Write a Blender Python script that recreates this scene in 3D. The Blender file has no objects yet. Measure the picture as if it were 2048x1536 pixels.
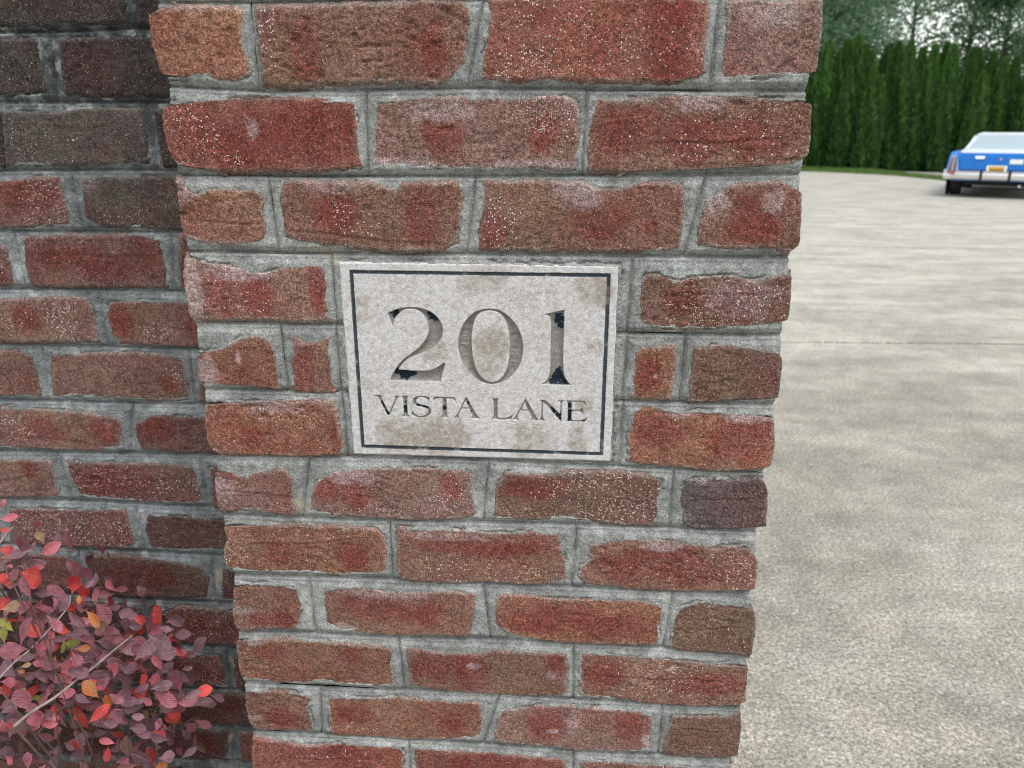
import bpy, math, random
import numpy as np
from mathutils import Vector, Matrix, Euler

scene = bpy.context.scene
COL = scene.collection

# ------------------------------------------------------------------ camera
cam_data = bpy.data.cameras.new("camera")
cam = bpy.data.objects.new("camera", cam_data)
COL.objects.link(cam)
cam_data.sensor_width = 36.0
cam_data.lens = 27.0416
cam_data.clip_start = 0.02
cam_data.clip_end = 1500.0
cam.location = (0.38975, -0.77382, 1.3)
_r = Vector((0.99755864, 0.06978647, 0.00257152))
_u = Vector((-0.02390101, 0.30658888, 0.95154191))
_w = Vector((-0.06561635, 0.94928031, -0.30750835))
cam.rotation_euler = Matrix((( _r.x, _u.x, -_w.x), (_r.y, _u.y, -_w.y), (_r.z, _u.z, -_w.z))).to_euler()
cam_data.dof.use_dof = True
cam_data.dof.focus_distance = 0.83
cam_data.dof.aperture_fstop = 8.5
scene.camera = cam

# ------------------------------------------------------------------ sky and sun (bright overcast)
SUN_EL, SUN_ROT = math.radians(66), math.radians(142)
world = bpy.data.worlds.new("World")
scene.world = world
world.use_nodes = True
nt = world.node_tree
nt.nodes.clear()
sky = nt.nodes.new("ShaderNodeTexSky")
sky.sky_type = 'NISHITA'
sky.sun_disc = False
sky.sun_elevation = SUN_EL
sky.sun_rotation = SUN_ROT
sky.air_density = 1.5
sky.dust_density = 1.0
sky.ozone_density = 1.0
hs = nt.nodes.new("ShaderNodeHueSaturation")
hs.inputs['Saturation'].default_value = 0.22
bg = nt.nodes.new("ShaderNodeBackground")
bg.inputs['Strength'].default_value = 0.15
wo = nt.nodes.new("ShaderNodeOutputWorld")
nt.links.new(sky.outputs[0], hs.inputs['Color'])
nt.links.new(hs.outputs[0], bg.inputs['Color'])
nt.links.new(bg.outputs[0], wo.inputs['Surface'])

sun_data = bpy.data.lights.new("sun", 'SUN')
sun_data.energy = 1.5
sun_data.angle = math.radians(30)
sun_data.color = (1.0, 0.975, 0.95)
sun = bpy.data.objects.new("sun", sun_data)
COL.objects.link(sun)
# light comes from in front of the pier, over the camera's right shoulder
_sd = Vector((math.sin(SUN_ROT) * math.cos(SUN_EL), math.cos(SUN_ROT) * math.cos(SUN_EL), math.sin(SUN_EL)))
sun.rotation_euler = _sd.to_track_quat('Z', 'Y').to_euler()
sun.location = (3, -4, 8)

vs = scene.view_settings
vs.view_transform = 'Standard'
vs.look = 'None'
vs.exposure = 0.76
vs.gamma = 1.0
vs.use_curve_mapping = False
scene.cycles.filter_width = 0.95

# ------------------------------------------------------------------ traced layout (0.1 mm units unless noted)
PIER_BRICKS=[('A','L','O',[],[],[],0.8,[(-73,14118),(123,14131),(493,14131),(732,14120),(808,14084),(797,13984),(778,13841),(810,13724),(823,13622),(808,13555),(715,13526),(631,13511),(501,13519),(391,13564),(308,13556),(195,13512),(5,13520),(-55,13565),(-77,13698),(-101,13816),(-100,13990)]),('A','','B',[(0.21,0.68,0.07,0.4),(0.83,0.6,0.06,0.4)],[(0.05,0.3,0.05,0.4,0.7)],[],1.3,[(971,14118),(1210,14130),(1526,14128),(1841,14146),(2153,14151),(2541,14162),(2848,14153),(2948,14124),(2968,13971),(2920,13830),(2917,13644),(2821,13572),(2741,13500),(2597,13471),(2280,13486),(1960,13486),(1637,13480),(1312,13458),(970,13466),(969,13621),(967,13840),(965,13983)]),('A','','R',[(0.83,0.4,0.09,0.8)],[(0.2,0.8,0.2,0.2,0.8),(0.3,0.2,0.2,0.2,0.4),(0.5,0.6,0.4,0.4,0.25)],[],0.9,[(3160,14162),(3483,14191),(4174,14169),(4685,14189),(5094,14147),(5134,14069),(5118,13848),(5113,13688),(5131,13566),(5056,13525),(4868,13485),(4376,13494),(4022,13503),(3667,13520),(3399,13499),(3075,13513),(3094,13646),(3123,13858),(3159,14019)]),('A','R','K',[],[],[(0.5,0.2,0.3,0.2,0.5)],1.2,[(5306,14129),(5530,14159),(5783,14133),(5948,14148),(6124,14169),(6150,13921),(6151,13636),(6132,13515),(5985,13531),(5763,13532),(5508,13508),(5335,13508),(5279,13558),(5299,13719),(5307,13926)]),('B','L','R',[(0.4,0.6,0.3,0.4),(0.75,0.5,0.2,0.35)],[(0.12,0.6,0.15,0.5,0.5),(0.33,0.85,0.08,0.1,0.9)],[(0.46,0.4,0.03,0.15,0.6)],0.6,[(-34,13301),(310,13316),(973,13326),(1464,13323),(1707,13320),(1843,13286),(1848,13097),(1855,12866),(1858,12710),(1715,12693),(1413,12673),(909,12676),(433,12667),(59,12677),(-32,12764),(-79,12922),(-88,13093),(-69,13232)]),('B','','K',[(0.35,0.55,0.1,0.3),(0.83,0.5,0.07,0.25)],[(0.88,0.2,0.15,0.3,1),(0.95,0.6,0.05,0.3,0.9)],[(0.1,0.97,0.2,0.12,0.8),(0.35,0.2,0.15,0.15,0.5),(0.8,0.95,0.2,0.1,0.6)],0.7,[(2046,13301),(2213,13328),(2764,13337),(3309,13331),(3849,13341),(3957,13294),(3983,13158),(3982,12934),(3965,12706),(3790,12701),(3587,12722),(3309,12694),(2937,12701),(2468,12698),(1986,12717),(2003,12839),(2026,13104)]),('B','R','B',[(0.2,0.45,0.17,0.3),(0.45,0.55,0.15,0.3),(0.75,0.5,0.15,0.3)],[(0.8,0.3,0.12,0.3,0.6),(0.6,0.6,0.3,0.4,0.25)],[(0.5,0.08,0.12,0.12,0.6)],0.7,[(4171,13302),(4561,13319),(4824,13344),(5262,13344),(5784,13330),(6086,13327),(6137,13294),(6156,13026),(6158,12821),(6021,12760),(5849,12716),(5315,12704),(4776,12693),(4413,12682),(4121,12693),(4106,12847),(4116,13107),(4147,13226)]),('C','L','C',[],[],[(0.05,0.2,0.15,0.2,0.5),(0.1,0.95,0.1,0.1,0.7)],1.9,[(-36,12547),(49,12475),(85,12418),(196,12411),(288,12452),(461,12461),(630,12446),(785,12456),(857,12399),(818,12268),(848,12136),(826,12003),(769,11960),(593,11941),(312,11933),(-17,11976),(-38,12077),(-36,12294)]),('C','','B',[(0.3,0.45,0.12,0.35),(0.78,0.5,0.1,0.4)],[(0.35,0.6,0.15,0.3,0.6)],[(0.3,0.08,0.2,0.1,0.4)],0.7,[(1117,12547),(1403,12540),(1655,12542),(1906,12536),(2104,12505),(2202,12458),(2288,12530),(2570,12548),(2800,12542),(2849,12479),(2845,12270),(2808,12074),(2789,11975),(2619,11907),(2211,11885),(1785,11913),(1443,11943),(1188,11990),(1053,12022),(1054,12221),(1026,12385),(1062,12498)]),('C','','B',[(0.6,0.5,0.14,0.3),(0.85,0.62,0.03,0.1),(0.05,0.7,0.08,0.3)],[(0.1,0.6,0.1,0.4,1)],[(0.5,0.15,0.12,0.25,0.7)],0.6,[(3104,12558),(3310,12555),(3682,12561),(4052,12546),(4238,12493),(4422,12495),(4602,12550),(4875,12555),(5005,12517),(5023,12391),(5022,12136),(5006,11969),(4916,11931),(4449,11916),(3882,11918),(3031,11917),(3043,12115),(3093,12339)]),('C','R','B',[(0.5,0.65,0.28,0.25),(0.45,0.3,0.15,0.2)],[],[(0.15,0.3,0.15,0.2,0.7),(0.7,0.25,0.12,0.2,0.6)],0.8,[(5406,12484),(5472,12547),(5687,12557),(5954,12562),(6047,12524),(6127,12525),(6151,12239),(6165,12038),(6140,11946),(6039,11945),(5926,11980),(5745,11960),(5470,11956),(5208,11990),(5197,12138),(5231,12285),(5249,12411)]),('D','L','K',[(0.25,0.5,0.15,0.4),(0.5,0.6,0.14,0.3),(0.93,0.5,0.06,0.4)],[(0.4,0.5,0.4,0.4,0.2)],[(0.4,0.2,0.25,0.15,0.6),(0.06,0.5,0.06,0.5,0.6)],0.7,[(-51,11771),(81,11734),(270,11713),(506,11685),(675,11626),(803,11635),(901,11660),(1063,11709),(1300,11720),(1417,11706),(1425,11605),(1433,11496),(1414,11338),(1432,11259),(1429,11155),(1255,11144),(1013,11139),(692,11157),(365,11143),(120,11138),(-46,11127),(-81,11232),(-80,11425),(-74,11630)]),('D','R','T',[(0.3,0.5,0.14,0.35),(0.65,0.5,0.15,0.4)],[(0.55,0.5,0.35,0.55,1),(0.2,0.6,0.2,0.3,0.3)],[(0.7,0.4,0.25,0.4,0.4)],0.9,[(4699,11669),(4833,11664),(4924,11627),(5044,11606),(5188,11654),(5482,11666),(5629,11653),(5750,11617),(5892,11657),(6130,11678),(6148,11450),(6152,11282),(6132,11197),(5822,11183),(5525,11162),(5377,11136),(5152,11131),(4925,11134),(4727,11154),(4649,11208),(4656,11348),(4653,11547)]),('E','L','C',[],[],[(0.12,0.7,0.13,0.35,0.7),(0.53,0.4,0.03,0.15,0.8)],0.8,[(-44,10755),(244,10803),(333,10855),(456,10932),(606,10952),(702,10937),(761,10873),(816,10758),(825,10590),(830,10472),(821,10369),(614,10381),(416,10410),(111,10386),(-48,10390),(-70,10484),(-60,10654)]),('E','','B',[(0.25,0.5,0.3,0.4)],[],[(0.2,0.1,0.3,0.1,0.4)],0.7,[(1030,10960),(1125,10930),(1251,10891),(1334,10918),(1419,10968),(1413,10771),(1417,10604),(1424,10359),(1192,10345),(993,10348),(991,10510),(986,10678),(1032,10796)]),('E','','O',[(0.4,0.55,0.3,0.3)],[],[(0.55,0.55,0.06,0.06,0.7)],0.6,[(4652,10859),(4710,10916),(4817,10910),(4938,10929),(5037,10931),(5053,10771),(5043,10609),(5032,10427),(5020,10377),(4817,10372),(4637,10375),(4629,10549),(4644,10713)]),('E','R','T',[],[],[],0.6,[(5243,10920),(5468,10948),(5695,10945),(5923,10919),(6121,10883),(6143,10748),(6142,10554),(6140,10357),(5976,10386),(5746,10388),(5440,10355),(5232,10350),(5221,10498),(5229,10694)]),('F','L','O',[(0.35,0.65,0.09,0.2),(0.98,0.6,0.05,0.3)],[(0.6,0.3,0.3,0.2,0.4),(0.5,0.8,0.4,0.2,0.2)],[(0.55,0.12,0.2,0.1,0.4)],1.2,[(-20,10209),(142,10213),(427,10204),(764,10213),(1100,10230),(1415,10222),(1444,10162),(1441,10005),(1452,9918),(1463,9758),(1441,9632),(1134,9604),(706,9599),(363,9597),(68,9588),(-12,9640),(-51,9747),(-48,9909)]),('F','R','O',[(0.2,0.4,0.2,0.25),(0.75,0.5,0.2,0.35)],[],[(0.8,0.1,0.18,0.12,0.9),(0.35,0.1,0.1,0.08,0.6)],0.5,[(4652,10242),(4792,10271),(4918,10257),(5140,10213),(5371,10245),(5606,10226),(5839,10216),(6116,10224),(6149,9938),(6156,9766),(6132,9618),(5978,9586),(5503,9579),(5102,9609),(4780,9625),(4634,9647),(4617,9839),(4630,10046)]),('G','L','K',[(0.2,0.2,0.1,0.1)],[],[(0.1,0.5,0.15,0.3,0.4)],0.6,[(3,9404),(130,9364),(256,9316),(370,9303),(459,9367),(624,9381),(711,9436),(805,9396),(861,9293),(861,9099),(878,8922),(864,8858),(624,8867),(378,8902),(210,8896),(-13,8851),(-40,8977),(-33,9244)]),('G','','K',[(0.1,0.45,0.1,0.3),(0.3,0.5,0.12,0.3),(0.85,0.4,0.06,0.25)],[(0.85,0.6,0.15,0.4,0.8),(0.4,0.85,0.2,0.15,0.5),(0.15,0.3,0.15,0.3,0.3)],[(0.25,0.2,0.15,0.15,0.5)],0.8,[(1272,9351),(1406,9408),(1650,9451),(2051,9465),(2528,9476),(2843,9480),(2921,9417),(2903,9262),(2948,9054),(2963,8913),(2672,8875),(2186,8847),(1696,8855),(1417,8853),(1205,8880),(1069,8938),(1091,9108),(1151,9251)]),('G','','T',[(0.25,0.3,0.2,0.2)],[(0.65,0.5,0.35,0.5,1),(0.2,0.85,0.2,0.2,0.6)],[],0.8,[(3294,9456),(3532,9447),(3696,9434),(3940,9487),(4265,9490),(4588,9492),(4830,9474),(4994,9409),(4957,9228),(4984,9048),(4945,8881),(4617,8868),(4286,8892),(3953,8943),(3704,8906),(3369,8892),(3134,8902),(3169,9070),(3186,9272)]),('G','R','P',[],[(0.95,0.15,0.06,0.15,0.5)],[(0.2,0.07,0.08,0.08,0.7)],0.6,[(5281,9436),(5549,9464),(5788,9454),(6023,9480),(6105,9448),(6149,9326),(6157,9093),(6171,8875),(6002,8878),(5759,8886),(5435,8873),(5270,8912),(5237,9148),(5240,9328)]),('H','L','C',[(0.35,0.6,0.08,0.25),(0.8,0.6,0.08,0.3)],[(0.08,0.7,0.08,0.3,0.9),(0.4,0.5,0.4,0.4,0.15)],[],0.9,[(11,8697),(274,8707),(693,8706),(1192,8708),(1523,8703),(1802,8687),(1880,8608),(1909,8509),(1908,8324),(1891,8155),(1570,8102),(1314,8071),(977,8094),(464,8080),(-17,8077),(-42,8238),(-24,8389),(49,8505),(23,8578)]),('H','','B',[(0.6,0.3,0.35,0.15),(0.3,0.25,0.2,0.15)],[(0.5,0.8,0.5,0.25,0.5)],[(0.3,0.12,0.3,0.08,0.4)],0.6,[(2050,8715),(2435,8719),(2946,8706),(3285,8701),(3623,8724),(3891,8717),(3929,8538),(3967,8348),(3996,8175),(3802,8087),(3458,8071),(3112,8084),(2589,8040),(2239,8054),(2071,8080),(2027,8183)]),('H','R','B',[(0.25,0.6,0.16,0.3),(0.6,0.6,0.18,0.3),(0.45,0.3,0.2,0.2)],[(0.85,0.6,0.15,0.4,0.6),(0.5,0.6,0.3,0.3,0.3)],[(0.45,0.12,0.12,0.1,0.8)],0.8,[(4246,8599),(4461,8656),(4708,8685),(5122,8674),(5453,8641),(5603,8610),(5683,8632),(5973,8673),(6065,8555),(6121,8482),(6132,8293),(6112,8079),(5830,8076),(5329,8061),(4824,8057),(4484,8080),(4211,8116),(4141,8181),(4162,8318),(4285,8439),(4207,8493)]),('I','L','B',[(0.7,0.75,0.15,0.2),(0.4,0.75,0.15,0.15)],[],[(0.1,0.55,0.2,0.1,0.5)],0.8,[(40,7897),(274,7898),(619,7905),(822,7876),(820,7740),(863,7644),(829,7544),(782,7403),(757,7312),(476,7307),(265,7306),(137,7259),(-2,7282),(-17,7462),(9,7700)]),('I','','B',[(0.4,0.5,0.22,0.25),(0.7,0.5,0.1,0.25),(0.25,0.4,0.15,0.3)],[],[(0.4,0.1,0.3,0.1,0.4),(0.1,0.9,0.1,0.1,0.6)],0.6,[(1111,7841),(1303,7908),(1643,7915),(1895,7879),(2316,7880),(2651,7915),(2917,7890),(2924,7766),(2897,7610),(2861,7452),(2825,7331),(2468,7322),(1953,7295),(1609,7307),(1264,7328),(1114,7420),(1111,7618)]),('I','','O',[(0.35,0.4,0.25,0.18),(0.7,0.6,0.22,0.25),(0.25,0.65,0.2,0.15)],[],[],0.9,[(3233,7911),(3459,7902),(3892,7873),(4321,7884),(4748,7895),(5038,7870),(5109,7814),(5088,7612),(5079,7326),(4690,7305),(4167,7297),(3639,7331),(3320,7397),(3214,7495),(3189,7718),(3198,7839)]),('I','R','T',[],[(0.5,0.5,0.5,0.5,0.15)],[],0.8,[(5295,7823),(5508,7913),(5761,7906),(6014,7879),(6141,7865),(6173,7708),(6180,7467),(6174,7263),(6151,7235),(5901,7262),(5558,7254),(5334,7262),(5242,7339),(5241,7620)]),('J','L','C',[(0.73,0.3,0.08,0.22),(0.2,0.3,0.1,0.2)],[(0.15,0.5,0.15,0.3,0.3)],[(0.13,0.05,0.06,0.1,0.8)],0.9,[(-7,7136),(216,7138),(558,7147),(897,7136),(1235,7125),(1487,7119),(1822,7118),(1912,7064),(1895,6886),(1920,6688),(1931,6548),(1708,6524),(1451,6529),(1195,6544),(1025,6575),(763,6539),(414,6518),(-19,6554),(-29,6777)]),('J','','B',[(0.15,0.4,0.12,0.35),(0.4,0.5,0.1,0.4),(0.92,0.25,0.06,0.25)],[],[(0.42,0.35,0.05,0.08,0.7),(0.9,0.5,0.04,0.1,0.5)],0.7,[(2105,7103),(2385,7068),(2656,7061),(2926,7066),(3160,7121),(3463,7117),(3730,7132),(4013,7116),(4036,6916),(4014,6701),(4044,6572),(3829,6526),(3467,6504),(3194,6510),(2644,6520),(2369,6548),(2136,6589),(2122,6849)]),('J','R','B',[(0.14,0.4,0.1,0.4),(0.75,0.5,0.25,0.22)],[(0.55,0.5,0.4,0.5,0.4)],[(0.55,0.2,0.03,0.06,0.7)],0.7,[(4189,7147),(4435,7140),(4698,7133),(5049,7111),(5398,7089),(5744,7088),(6137,7110),(6157,6871),(6148,6721),(6163,6561),(5880,6501),(5440,6484),(4996,6489),(4727,6527),(4459,6532),(4261,6531),(4188,6581),(4199,6819)]),('K','L','B',[(0.5,0.65,0.2,0.25)],[],[(0.1,0.75,0.15,0.15,0.4)],1.1,[(13,6361),(311,6358),(574,6364),(781,6335),(863,6278),(801,6149),(824,6004),(844,5814),(701,5794),(435,5798),(166,5781),(44,5816),(14,5952),(1,6162)]),('K','','C',[(0.17,0.45,0.15,0.2),(0.78,0.5,0.09,0.3)],[(0.15,0.8,0.2,0.15,0.4)],[],0.5,[(1074,6312),(1439,6334),(1957,6366),(2298,6356),(2723,6352),(2959,6346),(2992,6266),(3008,6102),(2997,5893),(2885,5812),(2626,5784),(2104,5749),(1580,5757),(1228,5744),(1053,5764),(1068,5977),(1071,6145)]),('K','','K',[(0.33,0.4,0.12,0.4),(0.85,0.4,0.1,0.35)],[(0.05,0.6,0.05,0.3,0.5)],[(0.36,0.6,0.04,0.05,0.9),(0.97,0.7,0.05,0.2,0.9),(0.5,0.4,0.05,0.3,0.4)],0.5,[(3230,6257),(3468,6294),(3650,6350),(3922,6378),(4194,6362),(4556,6352),(4915,6342),(5060,6307),(5096,6154),(5077,6018),(5125,5818),(4946,5749),(4581,5735),(4213,5733),(3843,5753),(3471,5763),(3229,5781),(3154,5845),(3201,6030)]),('K','R','T',[],[],[],0.5,[(5328,6302),(5629,6321),(5895,6327),(6126,6396),(6155,6179),(6149,5955),(6150,5752),(5855,5731),(5493,5729),(5256,5747),(5262,5941),(5304,6123)]),('L','L','R',[(0.5,0.3,0.3,0.3)],[(0.6,0.3,0.3,0.2,0.3)],[(0.4,0.05,0.1,0.08,0.6)],0.7,[(43,5632),(328,5608),(682,5567),(1218,5604),(1748,5607),(1958,5600),(1989,5505),(1963,5294),(1981,5088),(1001,5039),(6,5012),(-2,5367)]),('L','','R',[(0.4,0.4,0.3,0.3)],[],[],0.9,[(2152,5603),(2530,5594),(2908,5608),(3284,5588),(3659,5579),(3995,5567),(4043,5489),(4039,5253),(4044,5039),(2147,4995)]),('L','R','B',[],[(0.5,0.1,0.4,0.15,0.3)],[],0.7,[(4255,5551),(4588,5562),(5141,5543),(5688,5548),(6094,5576),(6102,5380),(6114,5146),(5353,5089),(4270,5056)])]
WALL_BRICKS=[('a','','D',[],[],[],0.8,[(-3096,14830),(-1251,14845),(-1313,14260),(-3233,14227)]),('a','','D',[],[],[],0.8,[(-1052,14826),(-651,14822),(-730,14247),(-1141,14241)]),('b','','D',[],[(0.7,0.6,0.3,0.4,0.2)],[],0.7,[(-3271,14060),(-2529,14056),(-2397,14028),(-2402,13785),(-2415,13499),(-2646,13470),(-3416,13422)]),('b','','D',[],[],[],1.0,[(-2099,14045),(-1794,14053),(-1271,14068),(-754,14075),(-758,13742),(-800,13440),(-1899,13450),(-2142,13470),(-2151,13651)]),('c','','D',[],[],[],0.8,[(-3456,13246),(-3062,13246),(-3145,12645),(-3593,12643)]),('c','','E',[],[(0.3,0.6,0.3,0.4,0.3)],[(0.4,0.03,0.1,0.08,0.5)],0.7,[(-2994,13256),(-2583,13247),(-2147,13267),(-1714,13286),(-1237,13267),(-1249,12974),(-1249,12685),(-1598,12673),(-2261,12639),(-3081,12635),(-3033,12969)]),('c','','D',[],[],[],0.8,[(-1078,13267),(-654,13267),(-734,12657),(-1037,12655),(-1056,12974)]),('d','','S',[(0.6,0.4,0.3,0.35)],[(0.8,0.5,0.2,0.5,0.5)],[],0.8,[(-3640,12436),(-2965,12440),(-2622,12484),(-2424,12475),(-2397,12320),(-2383,12090),(-2390,11931),(-2733,11906),(-3770,11863)]),('d','','E',[],[(0.45,0.7,0.3,0.2,0.4)],[(0.05,0.15,0.1,0.2,0.5)],0.7,[(-2116,12466),(-1628,12490),(-1299,12492),(-799,12495),(-763,12270),(-813,11884),(-1501,11887),(-1945,11904),(-2152,12008),(-2130,12260)]),('e','','S',[],[(0.85,0.3,0.15,0.3,0.8)],[],0.8,[(-3816,11658),(-3358,11641),(-3279,11577),(-3265,11312),(-3255,11134),(-3940,11112)]),('e','','S',[(0.3,0.45,0.25,0.25),(0.85,0.35,0.12,0.25),(0.55,0.6,0.3,0.2)],[],[],0.5,[(-3018,11732),(-2421,11761),(-1517,11781),(-1212,11731),(-1214,11559),(-1199,11342),(-1239,11143),(-2075,11130),(-2770,11119),(-3022,11137),(-3066,11382)]),('e','','S',[],[],[],0.5,[(-960,11777),(-628,11781),(-706,11151),(-1023,11146)]),('f','','N',[(0.5,0.5,0.1,0.3)],[(0.8,0.5,0.15,0.5,1),(0.3,0.6,0.3,0.3,0.2)],[],0.8,[(-3982,10929),(-3036,10945),(-2564,10976),(-2335,10957),(-2287,10833),(-2288,10557),(-2280,10395),(-2909,10381),(-4114,10344)]),('f','','N',[(0.14,0.5,0.12,0.4),(0.95,0.6,0.1,0.3)],[(0.5,0.75,0.15,0.25,0.7)],[],0.7,[(-2020,10906),(-1646,10935),(-1187,10943),(-826,10915),(-839,10632),(-872,10366),(-1500,10364),(-1966,10378),(-2068,10469),(-2085,10722)]),('g','','N',[],[],[],0.6,[(-4150,10189),(-3419,10217),(-3214,10162),(-3201,9922),(-3203,9605),(-4289,9576)]),('g','','N',[(0.85,0.65,0.06,0.2)],[(0.9,0.4,0.1,0.2,0.4)],[],0.7,[(-2945,10192),(-2467,10202),(-1754,10230),(-1289,10205),(-1151,10184),(-1133,9972),(-1109,9611),(-1615,9573),(-2328,9615),(-3031,9609),(-3020,9926)]),('g','','N',[],[],[],0.6,[(-938,10213),(-591,10197),(-663,9586),(-982,9590)]),('h','','N',[(0.5,0.55,0.15,0.3),(0.88,0.5,0.1,0.3)],[(0.25,0.5,0.25,0.4,0.4)],[],0.7,[(-4328,9400),(-3342,9390),(-2614,9361),(-2165,9286),(-2132,9111),(-2205,8881),(-2585,8817),(-3207,8810),(-4457,8836)]),('h','','S',[(0.2,0.4,0.2,0.3)],[],[],1.0,[(-1908,9218),(-1647,9351),(-1169,9339),(-573,9332),(-630,8829),(-1477,8840),(-1889,8865),(-1935,9042)]),('i','','N',[(0.75,0.25,0.08,0.2)],[],[],0.6,[(-4510,8599),(-3492,8632),(-3244,8615),(-3243,8352),(-3230,8085),(-4642,8020)]),('i','','S',[(0.4,0.5,0.3,0.4)],[(0.5,0.6,0.5,0.5,0.7)],[],0.8,[(-2992,8623),(-2496,8613),(-1751,8638),(-1216,8605),(-1165,8425),(-1137,8163),(-1165,8042),(-2087,8047),(-2911,8097),(-3015,8360)]),('i','','S',[],[],[],0.6,[(-949,8588),(-534,8602),(-598,8024),(-970,8009)]),('j','','N',[],[],[],0.6,[(-4713,7842),(-4186,7863),(-4278,7300),(-4842,7276)]),('j','','S',[],[(0.5,0.5,0.5,0.5,0.8)],[],0.8,[(-4024,7854),(-3477,7861),(-2799,7873),(-2285,7892),(-2243,7649),(-2234,7356),(-2408,7290),(-3174,7287),(-3998,7312),(-4085,7427)]),('j','','M',[],[],[],0.8,[(-1974,7833),(-1469,7824),(-866,7776),(-551,7774),(-597,7338),(-1538,7312),(-1998,7307),(-2035,7599)]),('k','','S',[],[],[],0.6,[(-4880,7109),(-4038,7115),(-3290,7102),(-3245,6893),(-3250,6555),(-3881,6494),(-5022,6486)]),('k','','M',[(0.3,0.45,0.15,0.3),(0.6,0.45,0.15,0.3)],[],[],0.7,[(-2985,7116),(-2376,7142),(-1704,7083),(-1307,7011),(-1210,6804),(-1258,6527),(-1925,6480),(-2482,6468),(-3035,6503),(-2999,6874)]),('k','','M',[],[(0.5,0.5,0.5,0.5,0.3)],[],0.7,[(-957,6996),(-501,6987),(-554,6470),(-1045,6476)]),('l','','M',[],[],[],0.9,[(-5062,6311),(-3632,6318),(-2790,6297),(-2343,6288),(-2282,6134),(-2302,5621),(-3190,5605),(-5233,5560)]),('l','','S',[(0.4,0.5,0.25,0.3)],[(0.5,0.4,0.4,0.4,0.4)],[],0.8,[(-1996,6180),(-1670,6321),(-1257,6311),(-632,6249),(-687,5725),(-1472,5699),(-2036,5700)]),('m','','M',[],[],[],0.7,[(-5255,5460),(-4075,5508),(-3411,5495),(-3483,4925),(-5387,4881)]),('m','','S',[(0.7,0.6,0.2,0.3)],[(0.5,0.5,0.5,0.5,0.3)],[],0.7,[(-3207,5506),(-2064,5504),(-1217,5486),(-1134,5229),(-1151,4963),(-2149,4903),(-3282,4904)]),('m','','M',[],[(0.5,0.5,0.5,0.5,0.4)],[],0.7,[(-966,5468),(-600,5489),(-657,4926),(-999,4922)]),('n','','M',[],[(0.9,0.4,0.15,0.5,1)],[],0.8,[(-5435,4673),(-3341,4730),(-2314,4758),(-2226,4559),(-2315,4347),(-3419,4277),(-5540,4213)]),('n','','M',[(0.6,0.3,0.2,0.3)],[],[],0.6,[(-1997,4744),(-1300,4786),(-585,4796),(-639,4247),(-1366,4235),(-2034,4261)]),('o','','M',[],[],[],0.6,[(-5597,3961),(-3753,4080),(-3004,4093),(-2929,3815),(-2980,3488),(-5731,3371)]),('o','','M',[(0.65,0.5,0.2,0.35)],[],[],0.7,[(-2470,4093),(-1967,4108),(-1210,4071),(-1276,3749),(-1316,3532),(-2348,3496),(-2547,3769)]),('o','','S',[],[],[],0.6,[(-1035,4065),(-569,4078),(-621,3544),(-1066,3513)]),('p','','M',[],[],[],0.6,[(-5809,3032),(-3304,3173),(-3392,2643),(-5932,2491)]),('p','','M',[],[],[],0.6,[(-3064,3153),(-586,3294),(-639,2738),(-3122,2588)])]
BED_PIER=[[(-14,14190),(2926,14179),(6097,14186)],[(-5,13452),(885,13406),(1957,13414),(3133,13430),(4381,13411),(6086,13396)],[(-19,12613),(1474,12612),(2935,12621),(4051,12637),(6123,12659)],[(-16,11849),(1386,11843),(3990,11862),(5028,11853),(6100,11860)],[(-26,11107),(1442,11099),(4596,11065),(6113,11073)],[(-29,10333),(1421,10342),(4586,10324),(6118,10327)],[(13,9557),(2664,9608),(4054,9577),(6089,9557)],[(2,8818),(1528,8801),(3152,8834),(4618,8850),(6087,8835)],[(43,8014),(1480,8034),(3148,8045),(4657,8030),(6098,8047)],[(11,7233),(1430,7237),(2929,7275),(4693,7266),(6127,7214)],[(3,6455),(1444,6459),(3147,6518),(4013,6460),(6128,6460)],[(55,5728),(1400,5731),(3143,5716),(4767,5680),(6071,5702)]]
BED_WALL=[[(-2826,14152),(-2026,14153),(-1024,14195)],[(-2992,13370),(-918,13370)],[(-3162,12568),(-908,12586)],[(-3321,11815),(-932,11834)],[(-3482,11056),(-2116,11085),(-987,11077)],[(-3638,10319),(-940,10304)],[(-3810,9509),(-908,9523)],[(-3972,8745),(-878,8793)],[(-4128,8010),(-2510,7999),(-925,7973)],[(-4287,7258),(-3458,7227),(-905,7206)],[(-4450,6490),(-2876,6437),(-891,6405)],[(-4623,5669),(-1956,5643),(-918,5619)],[(-4793,4868),(-2743,4830),(-892,4858)],[(-4929,4228),(-3011,4215),(-837,4183)],[(-5097,3434),(-2351,3463),(-894,3475)]]
PLAQUE=[(1572,11763),(4434,11759),(4441,9632),(1598,9628)]
BORDER=[(1681,11681),(4355,11683),(4354,9699),(1691,9706)]
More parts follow.
